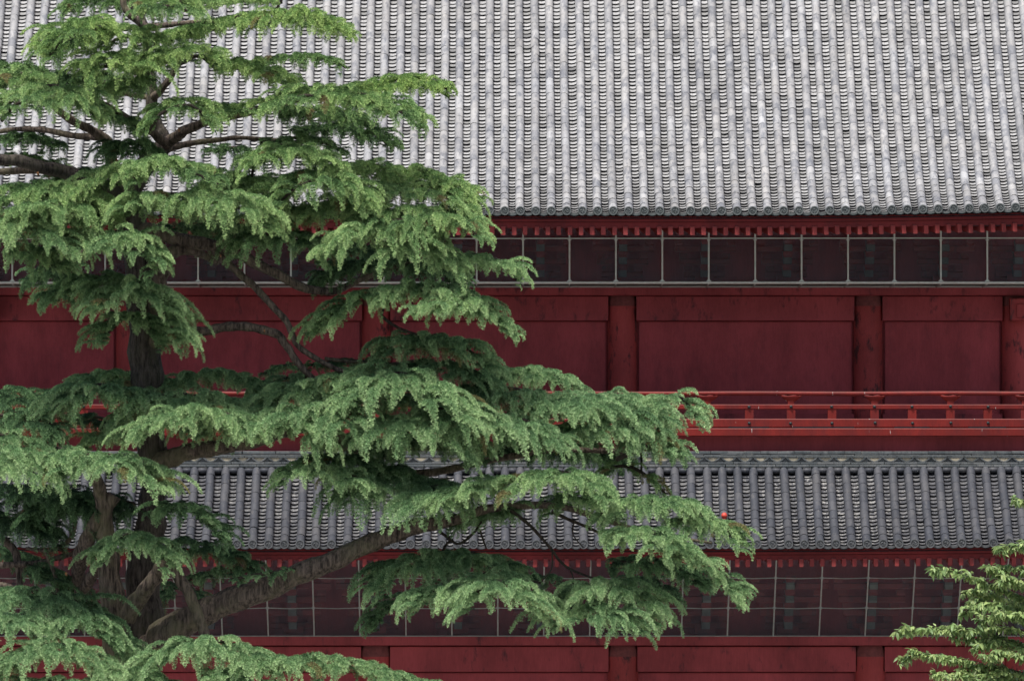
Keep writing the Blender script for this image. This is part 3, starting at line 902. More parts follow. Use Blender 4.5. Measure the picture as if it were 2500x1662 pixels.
limb('limb', [(318, 530, 46, 0), (360, 535, 36, -.3), (425, 555, 32, -.5), (510, 570, 29, -.6), (561, 591, 26, -.6), (646, 636, 23, -.6), (714, 667, 20, -.5), (775, 669, 17, -.3), (840, 640, 13, 0), (930, 610, 10, 0), (1040, 600, 7, 0)], 12)
limb('limb', [(493, 578, 20, -.6), (544, 625, 18, -.7), (580, 655, 17, -.7), (625, 702, 16, -.8), (663, 746, 15, -.8), (682, 790, 14, -.8), (714, 817, 13, -.8), (765, 845, 12, -.8), (830, 870, 9, -.8)])
limb('limb', [(340, 795, 34, 0), (380, 772, 28, -.4), (415, 761, 24, -.5), (476, 762, 22, -.6), (534, 751, 22, -.7), (595, 757, 21, -.8), (639, 771, 20, -.8), (662, 800, 18, -.8), (690, 840, 16, -.8), (730, 880, 13, -.8)])
limb('limb', [(352, 720, 30, -.1), (362, 683, 36, -.3), (372, 625, 38, -.4), (383, 590, 36, -.5), (410, 577, 28, -.5), (450, 580, 20, -.4), (500, 605, 14, 0)])
limb('limb', [(285, 462, 44, 0), (235, 428, 38, -.3), (150, 398, 34, -.5), (90, 383, 30, -.7), (20, 368, 28, -.8), (-60, 372, 24, -1)], 12, 'trunk_bark')
limb('limb', [(150, 400, 20, -.5), (80, 392, 18, -.4), (20, 395, 16, -.4), (-50, 400, 14, -.4)])
limb('limb', [(272, 440, 36, 0), (256, 370, 30, -.1), (246, 325, 26, -.2), (205, 298, 21, -.4), (150, 268, 18, -.6), (110, 235, 13, -.8), (60, 215, 9, -.9)])
limb('limb', [(226, 316, 16, -.2), (180, 314, 15, 0), (100, 300, 14, .2), (40, 298, 12, .3), (-40, 310, 10, .4)])
limb('limb', [(385, 332, 26, -.2), (350, 305, 20, -.4), (300, 276, 17, -.5), (245, 243, 14, -.7), (180, 215, 10, -.9)])
limb('limb', [(378, 335, 30, 0), (410, 312, 26, -.3), (445, 292, 22, -.4), (510, 272, 20, -.5), (585, 257, 17, -.5), (670, 235, 13, -.5), (780, 225, 10, -.4), (900, 220, 7, -.4)])
limb('limb', [(382, 345, 20, 0), (430, 332, 15, .2), (476, 326, 13, .3), (545, 318, 11, .4), (620, 322, 9, .5), (720, 330, 6, .6)])
limb('limb', [(350, 228, 20, 0), (372, 206, 17, -.2), (392, 180, 15, -.3), (408, 152, 12, -.3), (450, 130, 9, -.3)])
limb('limb', [(346, 226, 14, 0), (310, 220, 12, .3), (262, 210, 10, .5), (180, 190, 7, .8)])
limb('limb', [(338, 62, 20, 0), (300, 35, 18, -.1), (285, 10, 15, -.1), (280, -40, 12, -.1)])
limb('limb', [(335, 62, 16, 0), (370, 60, 14, -.3), (440, 52, 11, -.5), (560, 45, 8, -.6), (700, 45, 5, -.6)])
limb('limb', [(748, 826, 9, -.4), (810, 833, 8, -.4), (890, 838, 7, -.4), (960, 830, 5, -.4)])
limb('limb', [(1169, 1171, 9, -1.2), (1217, 1206, 8, -1.3), (1268, 1262, 7, -1.4), (1296, 1298, 6, -1.4), (1336, 1320, 6, -1.4), (1420, 1350, 4, -1.5)], 6, 'twig')
limb('limb', [(1272, 1270, 4, -1.4), (1270, 1310, 3, -1.4), (1245, 1342, 2.4, -1.4)], 5, 'twig')
limb('limb', [(1314, 1310, 4, -1.4), (1322, 1340, 3, -1.4), (1318, 1372, 2.4, -1.4)], 5, 'twig')
limb('limb', [(1270, 1178, 9, -1.0), (1320, 1200, 8, -1.0), (1375, 1224, 7, -1.0), (1440, 1260, 5, -1)], 6, 'twig')
limb('limb', [(1322, 1204, 4, -1), (1320, 1230, 3, -1), (1344, 1262, 2.5, -1)], 5, 'twig')
limb('limb', [(1010, 1222, 8, -1), (1030, 1236, 7, -1), (1057, 1252, 6, -1.1), (1090, 1228, 6, -1.2), (1110, 1200, 5, -1.2)], 6, 'twig')
limb('limb', [(1106, 1220, 5, -1.2), (1112, 1240, 5, -1.2), (1120, 1262, 4, -1.2)], 5, 'twig')
limb('limb', [(878, 728, 8, -1), (905, 748, 7, -1), (930, 760, 6, -1), (990, 780, 5, -1)], 6, 'twig')
limb('limb', [(175, 1180, 9, .2), (168, 1228, 10, .2), (147, 1254, 10, .2), (105, 1268, 9, .2), (60, 1262, 7, .2)], 8)
limb('limb', [(-30, 1302, 16, .4), (40, 1300, 15, .4), (105, 1292, 13, .3), (180, 1270, 12, .2)], 8)
limb('limb', [(103, 1262, 10, 0), (118, 1300, 10, 0), (128, 1330, 9, 0), (134, 1370, 8, 0)], 8)
limb('limb', [(-20, 1230, 20, .6), (28, 1260, 20, .6), (45, 1320, 18, .5), (40, 1400, 15, .4)], 8)
limb('limb', [(-30, 1345, 16, .2), (20, 1350, 15, .2), (60, 1368, 13, .2), (150, 1390, 10, .2)], 8)
limb('limb', [(1420, 1058, 12, -1.2), (1455, 1042, 12, -1.3), (1489, 1026, 11, -1.4)], 8, 'twig')
# pruned ends: little orange discs on the wood
for (x, y, w, dy) in ((152, 1320, 9, -.7), (266, 1483, 14, -1.6), (357, 542, 5, -.75), (508, 588, 5, -.95), (609, 761, 5, -1.05), (268, 369, 8, -.45), (87, 398, 8, -.9), (412, 299, 5, -.6), (154, 490, 7, -1.2)):
    c = D(x, y, YT + dy); b = MB(); r = w / 2 * PXM * 0.7
    b.tube([c + Vector((0, 0.12, -0.02)), c], r, 9, 0, True, 0.05)
    child('pruned_stub', b.mesh('pruned_stub', [M['cutwood']]))

# ---------------------------------------------------------------- foliage: drooping fronds built once, laid out along boughs
def frond(seed, Lf):
    """one drooping spray Lf metres long, running along +X: a thin twig with side twigs, each set with needle rosettes"""
    r = np.random.default_rng(seed)
    n = max(7, int(Lf / 0.034))
    e = np.radians(r.uniform(4, 20) - np.linspace(0, 1, n) ** 1.4 * r.uniform(74, 98) + r.normal(0, 5, n))
    yaw = np.cumsum(r.normal(0, 0.06, n))
    st = Lf / n
    d = np.stack([np.cos(e) * np.cos(yaw), np.cos(e) * np.sin(yaw), np.sin(e)], 1)
    ax = np.concatenate([[[0, 0, 0]], np.cumsum(d * st, 0)])
    pts = []; dirs = []; tv = []
    for i in range(1, n + 1):
        for k in range(2):
            pts.append(ax[i] - d[i - 1] * st * k * 0.5); dirs.append(d[i - 1]); tv.append(0.25 + 0.6 * i / n)
    for i in range(1, n):
        q = i / n
        shape = (0.45 + 0.75 * math.sin(math.pi * min(1, q * 0.85 + 0.15))) * (1 - 0.72 * q)
        for sgn in (-1, 1):
            if r.random() < 0.08: continue
            L = min(0.115, 0.155 * Lf + 0.025) * shape * r.uniform(0.7, 1.3)
            side = np.cross([0, 0, 1.0], d[i]); side /= np.linalg.norm(side) + 1e-9
            a = r.uniform(0.55, 1.0)
            dr = d[i] * math.cos(a) + side * sgn * math.sin(a) + np.array([0, 0, r.uniform(-.05, .2)])
            m = max(1, int(round(L / 0.026)))
            for k in range(1, m + 1):
                s_ = L * k / m
                p = ax[i] + dr * s_ + np.array([0, 0, -1.0]) * (s_ * s_) * 3.5
                dd = dr + np.array([0, 0, -1.0]) * s_ * 7
                pts.append(p); dirs.append(dd / np.linalg.norm(dd)); tv.append(min(1, 0.2 + 0.35 * q + 0.45 * k / m))
    pts = np.array(pts); dirs = np.array(dirs); tv = np.array(tv)
    N = len(pts); B = 11
    pts = pts + r.normal(0, .003, (N, 3))
    rv = r.normal(0, 1, (N, B, 3)); rv /= np.linalg.norm(rv, axis=2, keepdims=True)
    bd = dirs[:, None] * 0.65 + rv * 0.85 + np.array([0, 0, 0.12])
    bd /= np.linalg.norm(bd, axis=2, keepdims=True)
    wv = np.cross(bd, r.normal(0, 1, (N, B, 3))); wv /= np.linalg.norm(wv, axis=2, keepdims=True)
    Lb = r.uniform(0.020, 0.033, (N, B, 1)) * (1.0 - 0.3 * np.clip(tv - 0.5, 0, 1))[:, None, None]; Wb = r.uniform(0.0018, 0.0030, (N, B, 1))
    p0 = pts[:, None]
    v = np.stack([p0 + bd * 0.003 - wv * Wb, p0 + bd * 0.003 + wv * Wb, p0 + bd * Lb + wv * Wb * 0.6, p0 + bd * Lb - wv * Wb * 0.6], 2)
    tq = np.repeat(tv[:, None], B, 1)
    tt = np.stack([tq - 0.2, tq - 0.2, tq + 0.1, tq + 0.1], 2)
    rn = np.repeat(r.random((N, 1)), B, 1)[..., None].repeat(4, 2)
    V = v.reshape(-1, 3)
    me = np_mesh('frond', V, np.arange(len(V), dtype=np.int32).reshape(-1, 4), [M['needle']], {'t': np.clip(tt.reshape(-1), 0, 1), 'rnd': rn.reshape(-1)})
    o = bpy.data.objects.new('frond', me)                            # source spray for the node tree below
    return o, Lf, len(V) // 4 * 2
FROND = [frond(100 + 10 * i + k, Lf) for i, Lf in enumerate((0.26, 0.40, 0.58, 0.80)) for k in range(3)]

# node tree: set one of the sprays on every point of a bough, turned and sized by the point's attributes
gt = bpy.data.node_groups.new('drooping_sprays', 'GeometryNodeTree')
gt.interface.new_socket('Geometry', in_out='INPUT', socket_type='NodeSocketGeometry')
gt.interface.new_socket('Geometry', in_out='OUTPUT', socket_type='NodeSocketGeometry')
gi = gt.nodes.new('NodeGroupInput'); go = gt.nodes.new('NodeGroupOutput')
jn = gt.nodes.new('GeometryNodeJoinGeometry')
def named(nm, ty):
    x = gt.nodes.new('GeometryNodeInputNamedAttribute'); x.data_type = ty; x.inputs['Name'].default_value = nm
    return next(s_ for s_ in x.outputs if s_.enabled and s_.name == 'Attribute')
a_rot, a_scl, a_var = named('rot', 'FLOAT_VECTOR'), named('scl', 'FLOAT'), named('var', 'INT')
er = gt.nodes.new('FunctionNodeEulerToRotation'); gt.links.new(a_rot, er.inputs[0])
for vi, (fo, Lf, nt) in enumerate(FROND):
    oi = gt.nodes.new('GeometryNodeObjectInfo'); oi.inputs['Object'].default_value = fo; oi.inputs['As Instance'].default_value = False
    cm = gt.nodes.new('FunctionNodeCompare'); cm.data_type = 'INT'; cm.operation = 'EQUAL'
    ci = [s_ for s_ in cm.inputs if s_.enabled]
    gt.links.new(a_var, ci[0]); ci[1].default_value = vi
    ip = gt.nodes.new('GeometryNodeInstanceOnPoints')
    gt.links.new(gi.outputs[0], ip.inputs['Points']); gt.links.new(cm.outputs[0], ip.inputs['Selection'])
    gt.links.new(oi.outputs['Geometry'], ip.inputs['Instance']); gt.links.new(er.outputs[0], ip.inputs['Rotation']); gt.links.new(a_scl, ip.inputs['Scale'])
    gt.links.new(ip.outputs[0], jn.inputs[0])
gt.links.new(jn.outputs[0], go.inputs[0])
NTRI = [0, 0]

def bough(crest, h, dy=-0.6, tone=0.3, shade=0.0, dens=1.0, back=0.35, spread=1.0):
    """crest: display-pixel polyline along the top of the bough; h: how far (px) the sprays hang"""
    h = h * 1.12; hm = h * PXM
    sm = spline([(p[0], p[1]) for p in crest], 8)
    arc = np.array(sm); seg = np.linalg.norm(np.diff(arc, axis=0), axis=1); cum = np.concatenate([[0], np.cumsum(seg)])
    Lpx = cum[-1]
    depth_w = random.uniform(-0.5, 0.5)
    def pt(s_):
        x = np.interp(s_, cum, arc[:, 0]); y = np.interp(s_, cum, arc[:, 1])
        yy = YT + dy + depth_w * (s_ / Lpx - 0.5) + 0.12 * math.sin(s_ / 37.0 + dy * 9)
        return D(x, y + 0.07 * h, yy)
    k = max(4, int(Lpx / 22))
    wp = [pt(s_) - Vector((0, 0, 0.02)) for s_ in np.linspace(0, Lpx, k)]
    b = MB(); b.tube(wp, [0.016 + 0.010 * math.sin(math.pi * (0.15 + 0.8 * i / (k - 1))) for i in range(k)], 6, 0, True, 0.08)
    bestd, bp, bw = 9e9, None, None
    for w_ in (wp[0], wp[len(wp) // 2], wp[-1]):
        for (p, r_) in SKEL[::2]:
            dd = (p - w_).length
            if dd < bestd: bestd, bp, bw = dd, p, w_
    if 0.05 < bestd < 0.45:
        mid = (bp + bw) / 2 + Vector((0, 0, 0.10 * bestd))
        cp = spline([tuple(bp), tuple(mid), tuple(bw)], 5)
        b.tube([Vector(c) for c in cp], [0.02 - 0.006 * i / (len(cp) - 1) for i in range(len(cp))], 6, 0, True, 0.08)
    child('branch', b.mesh('branch', [M['twig']], True))
    nf = max(4, int(Lpx * PXM / 0.035 * dens))
    pos = []; rot = []; scl = []; var = []; shd = []; irn = []
    for i in range(nf):
        s_ = (i + random.random()) / nf * Lpx
        o = pt(s_)
        s2 = min(Lpx, s_ + 6); s1 = max(0, s_ - 6)
        dx = np.interp(s2, cum, arc[:, 0]) - np.interp(s1, cum, arc[:, 0]); dyy = np.interp(s2, cum, arc[:, 1]) - np.interp(s1, cum, arc[:, 1])
        slope = dyy / (abs(dx) + 2)
        down = math.copysign(1, dx) * max(-1.6, min(1.6, slope * 1.5))   # +: flows to the right
        edge = min(s_, Lpx - s_) / Lpx
        for rep in range(2):
            bk = random.random() < back * (0.5 if rep == 0 else 1.0)
            az = -90 + max(-58, min(58, down * 48)) + random.gauss(0, 24 * spread)
            if bk: az = -az
            L = hm * random.uniform(0.95, 1.85) * (0.8 if bk else 1.0) * (0.42 + 0.58 * min(1, edge / 0.18))
            if random.random() < 0.2: L *= 1.35
            best = min(range(4), key=lambda q: abs(math.log(FROND[q * 3][1] / L)))
            vi = best * 3 + random.randrange(3)
            yo = random.uniform(-1.15, 0.5) * hm
            pos.append(o + Vector((random.gauss(0, .03), yo, -0.42 * abs(yo) + random.gauss(0, .02))))
            rot.append((random.gauss(0, .12), R(random.gauss(2, 7)), R(az))); scl.append(L / FROND[vi][1]); var.append(vi)
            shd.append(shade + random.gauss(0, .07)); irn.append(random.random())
            NTRI[0] += FROND[vi][2]; NTRI[1] += 1
    n = len(pos)
    me = bpy.data.meshes.new('foliage'); me.vertices.add(n)
    me.vertices.foreach_set('co', np.array(pos, np.float32).ravel())
    for nm, ty, key, arr in (('rot', 'FLOAT_VECTOR', 'vector', np.array(rot, np.float32).ravel()), ('scl', 'FLOAT', 'value', np.array(scl, np.float32)), ('var', 'INT', 'value', np.array(var, np.int32)),
                             ('shade', 'FLOAT', 'value', np.array(shd, np.float32)), ('irnd', 'FLOAT', 'value', np.array(irn, np.float32)), ('tone', 'FLOAT', 'value', np.where(rng.random(n) < (0.35 if dens < 0.45 and tone == .5 else 0.010), 1.75, tone * 1.0).astype(np.float32))):
        at = me.attributes.new(nm, ty, 'POINT'); at.data.foreach_set(key, arr)
    me.materials.append(M['needle'])
    o = child('foliage', me)
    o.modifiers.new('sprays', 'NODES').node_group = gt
    tag(o, kind='stuff')

f_, m_, b_, bb = -1.5, -0.7, 0.5, 1.3
BOUGHS = [
 # crown top
 ([(150, 5), (220, -12), (300, -5)], 38, b_, .6, .3), ([(325, 5), (395, -8), (455, 12)], 42, f_, .6, 0), ([(450, 2), (550, -10), (650, -4)], 22, m_, .6, 0),
 ([(112, 98), (150, 60), (205, 38), (262, 44)], 52, f_, .8, 0), ([(128, 110), (165, 90), (215, 80)], 50, b_, .7, .3), ([(245, 92), (278, 60), (325, 62), (362, 84)], 40, f_, .7, 0),
 ([(362, 78), (420, 64), (500, 44), (560, 30)], 36, m_, .7, 0), ([(540, 34), (610, 24), (690, 22), (755, 40), (806, 68)], 40, f_, .8, 0),
 ([(195, 146), (232, 122), (290, 118), (342, 136)], 58, f_, .7, 0), ([(210, 190), (270, 178), (330, 180)], 46, m_, .5, .15), ([(343, 140), (395, 112), (455, 102), (505, 126)], 42, f_, .7, 0), ([(495, 135), (560, 134), (635, 160), (682, 190)], 40, m_, .7, 0),
 ([(570, 140), (680, 126), (755, 130), (798, 152)], 24, b_, .6, .25), ([(-20, 150), (60, 145), (140, 172)], 34, b_, .5, .3), ([(130, 178), (220, 168), (325, 195)], 48, b_, .4, .4),
 ([(-20, 172), (50, 163), (115, 178)], 44, m_, .5, 0), ([(8, 248), (48, 208), (115, 190), (180, 205), (230, 250)], 54, f_, .5, 0), ([(140, 210), (200, 232), (260, 262), (330, 300)], 34, m_, .4, .2), 
 ([(345, 282), (385, 232), (440, 226), (492, 276)], 36, f_, .6, 0), ([(465, 248), (540, 238), (620, 228)], 30, m_, .7, 0),
 ([(615, 226), (700, 196), (780, 202), (850, 214), (920, 228), (968, 268)], 46, f_, .6, 0), ([(760, 210), (850, 188), (935, 174), (1000, 180), (1036, 206)], 34, m_, .9, .05), ([(640, 250), (740, 248), (830, 270), (895, 330)], 44, b_, .5, .3), ([(680, 290), (780, 285), (860, 310)], 36, bb, .4, .45),
 ([(600, 326), (700, 312), (795, 342)], 26, b_, .4, .25), ([(470, 345), (540, 335), (600, 350)], 22, bb, .4, .4),
 ([(-20, 315), (70, 308), (150, 326)], 32, b_, .4, .4), ([(-20, 362), (60, 356), (150, 380)], 24, b_, .7, .2), ([(262, 338), (318, 318), (372, 350)], 52, m_, .4, .35), ([(110, 400), (190, 385), (250, 400)], 34, b_, .4, .4),
 # second tier
 ([(575, 378), (602, 344), (660, 326), (720, 340), (790, 374)], 46, f_, .55, 0), ([(198, 418), (248, 386), (315, 374)], 48, f_, .5, 0), ([(300, 385), (368, 358), (440, 372), (500, 396)], 44, -1.8, .5, 0), ([(470, 410), (540, 400), (610, 410), (655, 440)], 54, m_, .45, .05),
 ([(640, 446), (678, 398), (740, 388), (800, 408), (840, 456)], 54, f_, .5, 0), ([(760, 392), (850, 372), (925, 394)], 40, m_, .6, 0), ([(880, 402), (960, 386), (1030, 405), (1098, 446)], 40, m_, .6, 0), ([(840, 430), (930, 420), (1020, 432), (1090, 470)], 44, -1.0, .5, 0),
 ([(-20, 430), (50, 420), (130, 418), (200, 438), (262, 482)], 54, f_, .5, 0), ([(40, 470), (130, 455), (220, 480)], 50, -1.8, .4, .05), ([(284, 482), (328, 442), (395, 440), (460, 450)], 56, -1.8, .4, 0), ([(420, 452), (475, 434), (545, 444), (600, 468), (614, 505)], 60, -1.9, .4, 0),
 ([(-20, 500), (50, 490), (115, 503), (176, 552)], 66, -1.6, .3, 0), ([(20, 560), (90, 565), (140, 600)], 56, m_, .3, .15), ([(170, 556), (220, 532), (290, 530), (340, 562), (350, 606)], 50, -1.9, .3, 0),
 ([(600, 488), (700, 470), (790, 452), (880, 452)], 50, m_, .45, .05), ([(800, 492), (890, 482), (990, 472), (1070, 488), (1112, 530)], 46, f_, .45, 0), ([(755, 566), (800, 524), (875, 506), (950, 514), (1010, 545)], 58, -1.8, .35, 0), ([(880, 560), (950, 545), (1010, 570), (1060, 610)], 50, f_, .3, .05),
 ([(555, 566), (600, 526), (680, 532), (730, 586)], 56, m_, .25, .15), ([(440, 500), (520, 510), (600, 520)], 44, b_, .25, .35), ([(300, 545), (350, 520), (420, 515), (470, 540)], 30, b_, .25, .35),
 ([(990, 596), (1060, 581), (1120, 584), (1170, 604), (1190, 640)], 38, f_, .25, 0), ([(735, 640), (810, 600), (900, 585), (1000, 600), (1060, 640)], 56, b_, .15, .4), ([(740, 560), (830, 560), (920, 590)], 50, bb, .15, .45),
 ([(104, 676), (175, 644), (250, 628), (320, 644)], 60, m_, .2, .15), ([(230, 690), (300, 640), (360, 680), (408, 772)], 66, -1.4, .2, 0), ([(238, 772), (290, 720), (340, 730), (360, 790)], 46, m_, .2, .1), ([(60, 640), (130, 620), (200, 650)], 40, b_, .15, .35),
 ([(735, 756), (785, 706), (840, 672), (900, 662)], 54, m_, .25, .05), ([(860, 672), (930, 652), (990, 650), (1060, 666), (1110, 684), (1142, 716)], 50, f_, .25, 0), ([(940, 705), (1030, 690), (1110, 705), (1184, 766)], 38, -1.8, .2, 0),
 ([(884, 808), (928, 768), (1000, 766), (1068, 790), (1118, 830)], 64, m_, .15, .1), ([(700, 838), (800, 826), (892, 832)], 22, b_, .15, .35), ([(900, 850), (1000, 830), (1090, 850), (1130, 880)], 56, m_, .1, .15),
 # broad middle tier
 ([(112, 912), (200, 864), (300, 852), (390, 868)], 48, b_, .15, .1), ([(370, 880), (440, 862), (485, 850), (555, 862), (610, 885)], 46, b_, .15, .05), ([(118, 930), (195, 884), (270, 882), (335, 926)], 60, m_, .15, .05), ([(285, 956), (350, 908), (430, 900)], 56, m_, .15, 0), ([(400, 925), (480, 898), (555, 922), (612, 964)], 56, m_, .15, 0),
 ([(202, 1012), (258, 988), (330, 976)], 44, m_, .3, 0), ([(310, 990), (385, 950), (455, 934), (525, 946), (586, 992)], 52, -1.9, .2, 0), ([(555, 976), (620, 946), (685, 962), (745, 1008)], 58, f_, .15, 0), ([(590, 900), (650, 866), (720, 858)], 48, b_, .1, .05), ([(608, 856), (660, 836), (712, 856)], 22, bb, .1, .3),
 ([(590, 926), (660, 886), (730, 868), (800, 880)], 58, m_, .15, 0), ([(720, 874), (800, 846), (870, 844), (960, 862)], 46, m_, .15, 0), ([(815, 912), (858, 868), (925, 850), (995, 880), (1045, 920), (1100, 972)], 70, -1.7, .15, 0), ([(630, 950), (710, 930), (790, 935), (850, 970)], 62, f_, .12, .05),
 ([(1080, 860), (1170, 846), (1250, 848), (1305, 868), (1342, 906)], 44, b_, .1, .05), ([(1040, 890), (1120, 885), (1200, 890), (1290, 912)], 54, m_, .1, .05), ([(1180, 925), (1290, 905), (1380, 908), (1460, 930), (1530, 964)], 66, m_, .08, .05), ([(1330, 912), (1410, 900), (1478, 916), (1532, 968)], 50, b_, .08, .05),
 ([(1498, 940), (1542, 905), (1580, 918), (1608, 962)], 40, m_, .1, 0), ([(1050, 990), (1125, 952), (1215, 962), (1296, 1010)], 60, f_, .08, .05), ([(820, 985), (900, 955), (1000, 972), (1085, 1030)], 66, f_, .1, .05), ([(960, 930), (1050, 935), (1150, 950), (1220, 975)], 66, -1.2, .1, .05), ([(1250, 985), (1360, 960), (1470, 978), (1552, 1024)], 56, m_, .08, .05),
 ([(1080, 1046), (1200, 1022), (1340, 1030), (1460, 1052)], 42, b_, .05, .35), ([(1440, 1010), (1510, 1006), (1556, 1036)], 42, m_, .05, .1), ([(1380, 1074), (1450, 1068), (1500, 1098), (1534, 1132)], 34, m_, .5, .15, 0.4), ([(720, 1000), (820, 1005), (920, 1030)], 54, b_, .05, .35), 
 ([(-20, 900), (50, 890), (125, 918)], 66, b_, .1, .25), ([(-20, 950), (60, 948), (140, 975)], 60, m_, .1, .25), ([(150, 950), (230, 955), (290, 985)], 40, bb, .1, .45),
 ([(-20, 992), (45, 998), (105, 1018), (180, 1030)], 66, f_, .15, 0), ([(135, 1070), (200, 1040), (275, 1044), (338, 1068), (364, 1116)], 58, -1.9, .15, 0), ([(-20, 1050), (50, 1048), (130, 1070)], 62, -1.7, .15, 0), ([(-20, 1110), (100, 1120), (200, 1130), (310, 1150)], 64, b_, .05, .45), ([(60, 1160), (170, 1150), (280, 1160)], 50, b_, .05, .45), ([(-20, 1180), (60, 1190), (130, 1220)], 60, b_, .05, .5),
 ([(300, 930), (400, 925), (520, 935), (640, 935)], 52, b_, .15, .1), ([(640, 900), (760, 890), (880, 905)], 52, b_, .1, .1), ([(420, 985), (520, 968), (620, 988)], 42, m_, .15, .05), ([(880, 910), (1000, 900), (1100, 915)], 52, b_, .1, .1), ([(900, 1004), (1020, 1000), (1130, 1022)], 52, m_, .08, .1), ([(1150, 1004), (1280, 988), (1400, 1004)], 44, b_, .05, .2),
 # lower right
 ([(648, 1090), (700, 1062), (775, 1075), (830, 1098), (860, 1130)], 50, f_, .15, .05), ([(690, 1050), (790, 1045), (880, 1066)], 44, m_, .05, .3), ([(815, 1120), (875, 1072), (945, 1085), (1010, 1110)], 84, m_, .05, .12), ([(930, 1135), (1000, 1110), (1070, 1120)], 74, f_, .1, .08),
 ([(1005, 1150), (1075, 1114), (1170, 1096)], 50, -1.9, .2, 0), ([(1130, 1120), (1215, 1090), (1290, 1080), (1350, 1092), (1395, 1125)], 52, -1.9, .25, .02), ([(1040, 1190), (1120, 1170), (1200, 1160)], 44, m_, .12, .15), ([(1270, 1150), (1340, 1128), (1420, 1140)], 50, m_, .3, .12),
 ([(1375, 1182), (1445, 1150), (1515, 1140), (1575, 1152), (1625, 1185)], 48, f_, .2, .03), ([(1545, 1196), (1615, 1190), (1665, 1200), (1695, 1245)], 42, f_, .25, 0), ([(1400, 1222), (1470, 1212), (1545, 1236), (1600, 1270)], 50, -2.0, .2, 0), ([(1520, 1262), (1590, 1270), (1645, 1315), (1705, 1385)], 38, -1.8, .15, .03),
 ([(1410, 1290), (1490, 1280), (1560, 1300), (1620, 1340)], 46, m_, .05, .35), ([(1440, 1320), (1500, 1332), (1560, 1360)], 36, b_, .05, .45),
 ([(880, 1340), (920, 1292), (985, 1270), (1050, 1272)], 62, m_, .12, .1), ([(1010, 1280), (1080, 1266), (1140, 1280), (1190, 1318)], 58, m_, .1, .1), ([(862, 1440), (900, 1390), (950, 1360), (1000, 1350)], 36, b_, .05, .2), ([(960, 1376), (1020, 1340), (1080, 1344)], 54, f_, .12, .05), ([(1070, 1392), (1128, 1332), (1185, 1342), (1238, 1396)], 60, -2.0, .12, 0), ([(1080, 1336), (1140, 1306), (1200, 1336)], 46, f_, .1, .08),
 ([(1290, 1412), (1318, 1362), (1370, 1354)], 64, m_, .1, .1), ([(1335, 1350), (1390, 1328), (1440, 1344), (1480, 1370), (1506, 1410)], 60, f_, .12, .03), ([(1315, 1404), (1370, 1388), (1430, 1404), (1465, 1440)], 52, -1.8, .1, .05), ([(1220, 1330), (1270, 1322), (1310, 1350)], 36, b_, .05, .35, .6),
 # lower left
 ([(378, 1266), (430, 1242), (500, 1256), (555, 1278), (584, 1306)], 46, b_, .05, .3), ([(366, 1180), (420, 1152), (468, 1186), (512, 1240)], 42, -1.2, .08, .22), ([(243, 1280), (280, 1228), (330, 1226), (374, 1258), (388, 1296)], 48, -1.6, .15, .03), ([(430, 1330), (500, 1310), (580, 1310)], 26, b_, .05, .3, .7), ([(530, 1330), (600, 1318), (680, 1305)], 16, -1.3, .05, .2, .6), ([(380, 1360), (420, 1345), (450, 1380)], 44, bb, .05, .35, .7),
 ([(-20, 1380), (70, 1352), (150, 1365), (215, 1400)], 66, m_, .08, .12), ([(120, 1400), (190, 1400), (240, 1440), (280, 1496)], 60, -1.2, .1, .1), ([(-20, 1430), (50, 1412), (105, 1452)], 60, -1.6, .1, .08), ([(60, 1290), (120, 1320), (190, 1350)], 50, b_, .05, .45), ([(-20, 1260), (40, 1270), (90, 1300)], 50, bb, .05, .45),
 ([(-20, 1545), (55, 1492), (125, 1474), (195, 1492), (260, 1530)], 60, -2.0, .12, 0), ([(220, 1560), (300, 1535), (380, 1570), (440, 1610)], 50, -2.2, .12, 0), ([(-20, 1590), (80, 1560), (180, 1565), (260, 1600)], 60, -2.4, .12, 0),
 ([(332, 1540), (388, 1484), (455, 1466), (530, 1474), (610, 1504)], 58, -2.0, .12, 0), ([(480, 1545), (570, 1520), (650, 1508), (740, 1502)], 52, -2.2, .15, 0), ([(700, 1512), (800, 1512), (890, 1540), (980, 1565), (1080, 1590)], 44, -2.2, .15, 0), ([(330, 1600), (450, 1575), (600, 1570), (760, 1575), (900, 1600)], 50, -2.5, .15, 0), ([(-20, 1640), (200, 1625), (420, 1640), (700, 1630), (1000, 1640)], 50, -2.4, .12, 0),
]
for bgh in BOUGHS:
    cr, h, dy, tone, sh = bgh[:5]
    bough(cr, h, dy, tone, sh, bgh[5] if len(bgh) > 5 else 1.0)
    if tone >= .3 and sh < .1 and cr[0][1] < 560:                  # the crown's boughs grow in double storeys
        bough([(x + random.uniform(-8, 8), y + 0.45 * h + random.uniform(-4, 4)) for x, y in cr], h * 0.85, dy + random.choice((-.35, .5)), tone * .8, .15, .4)

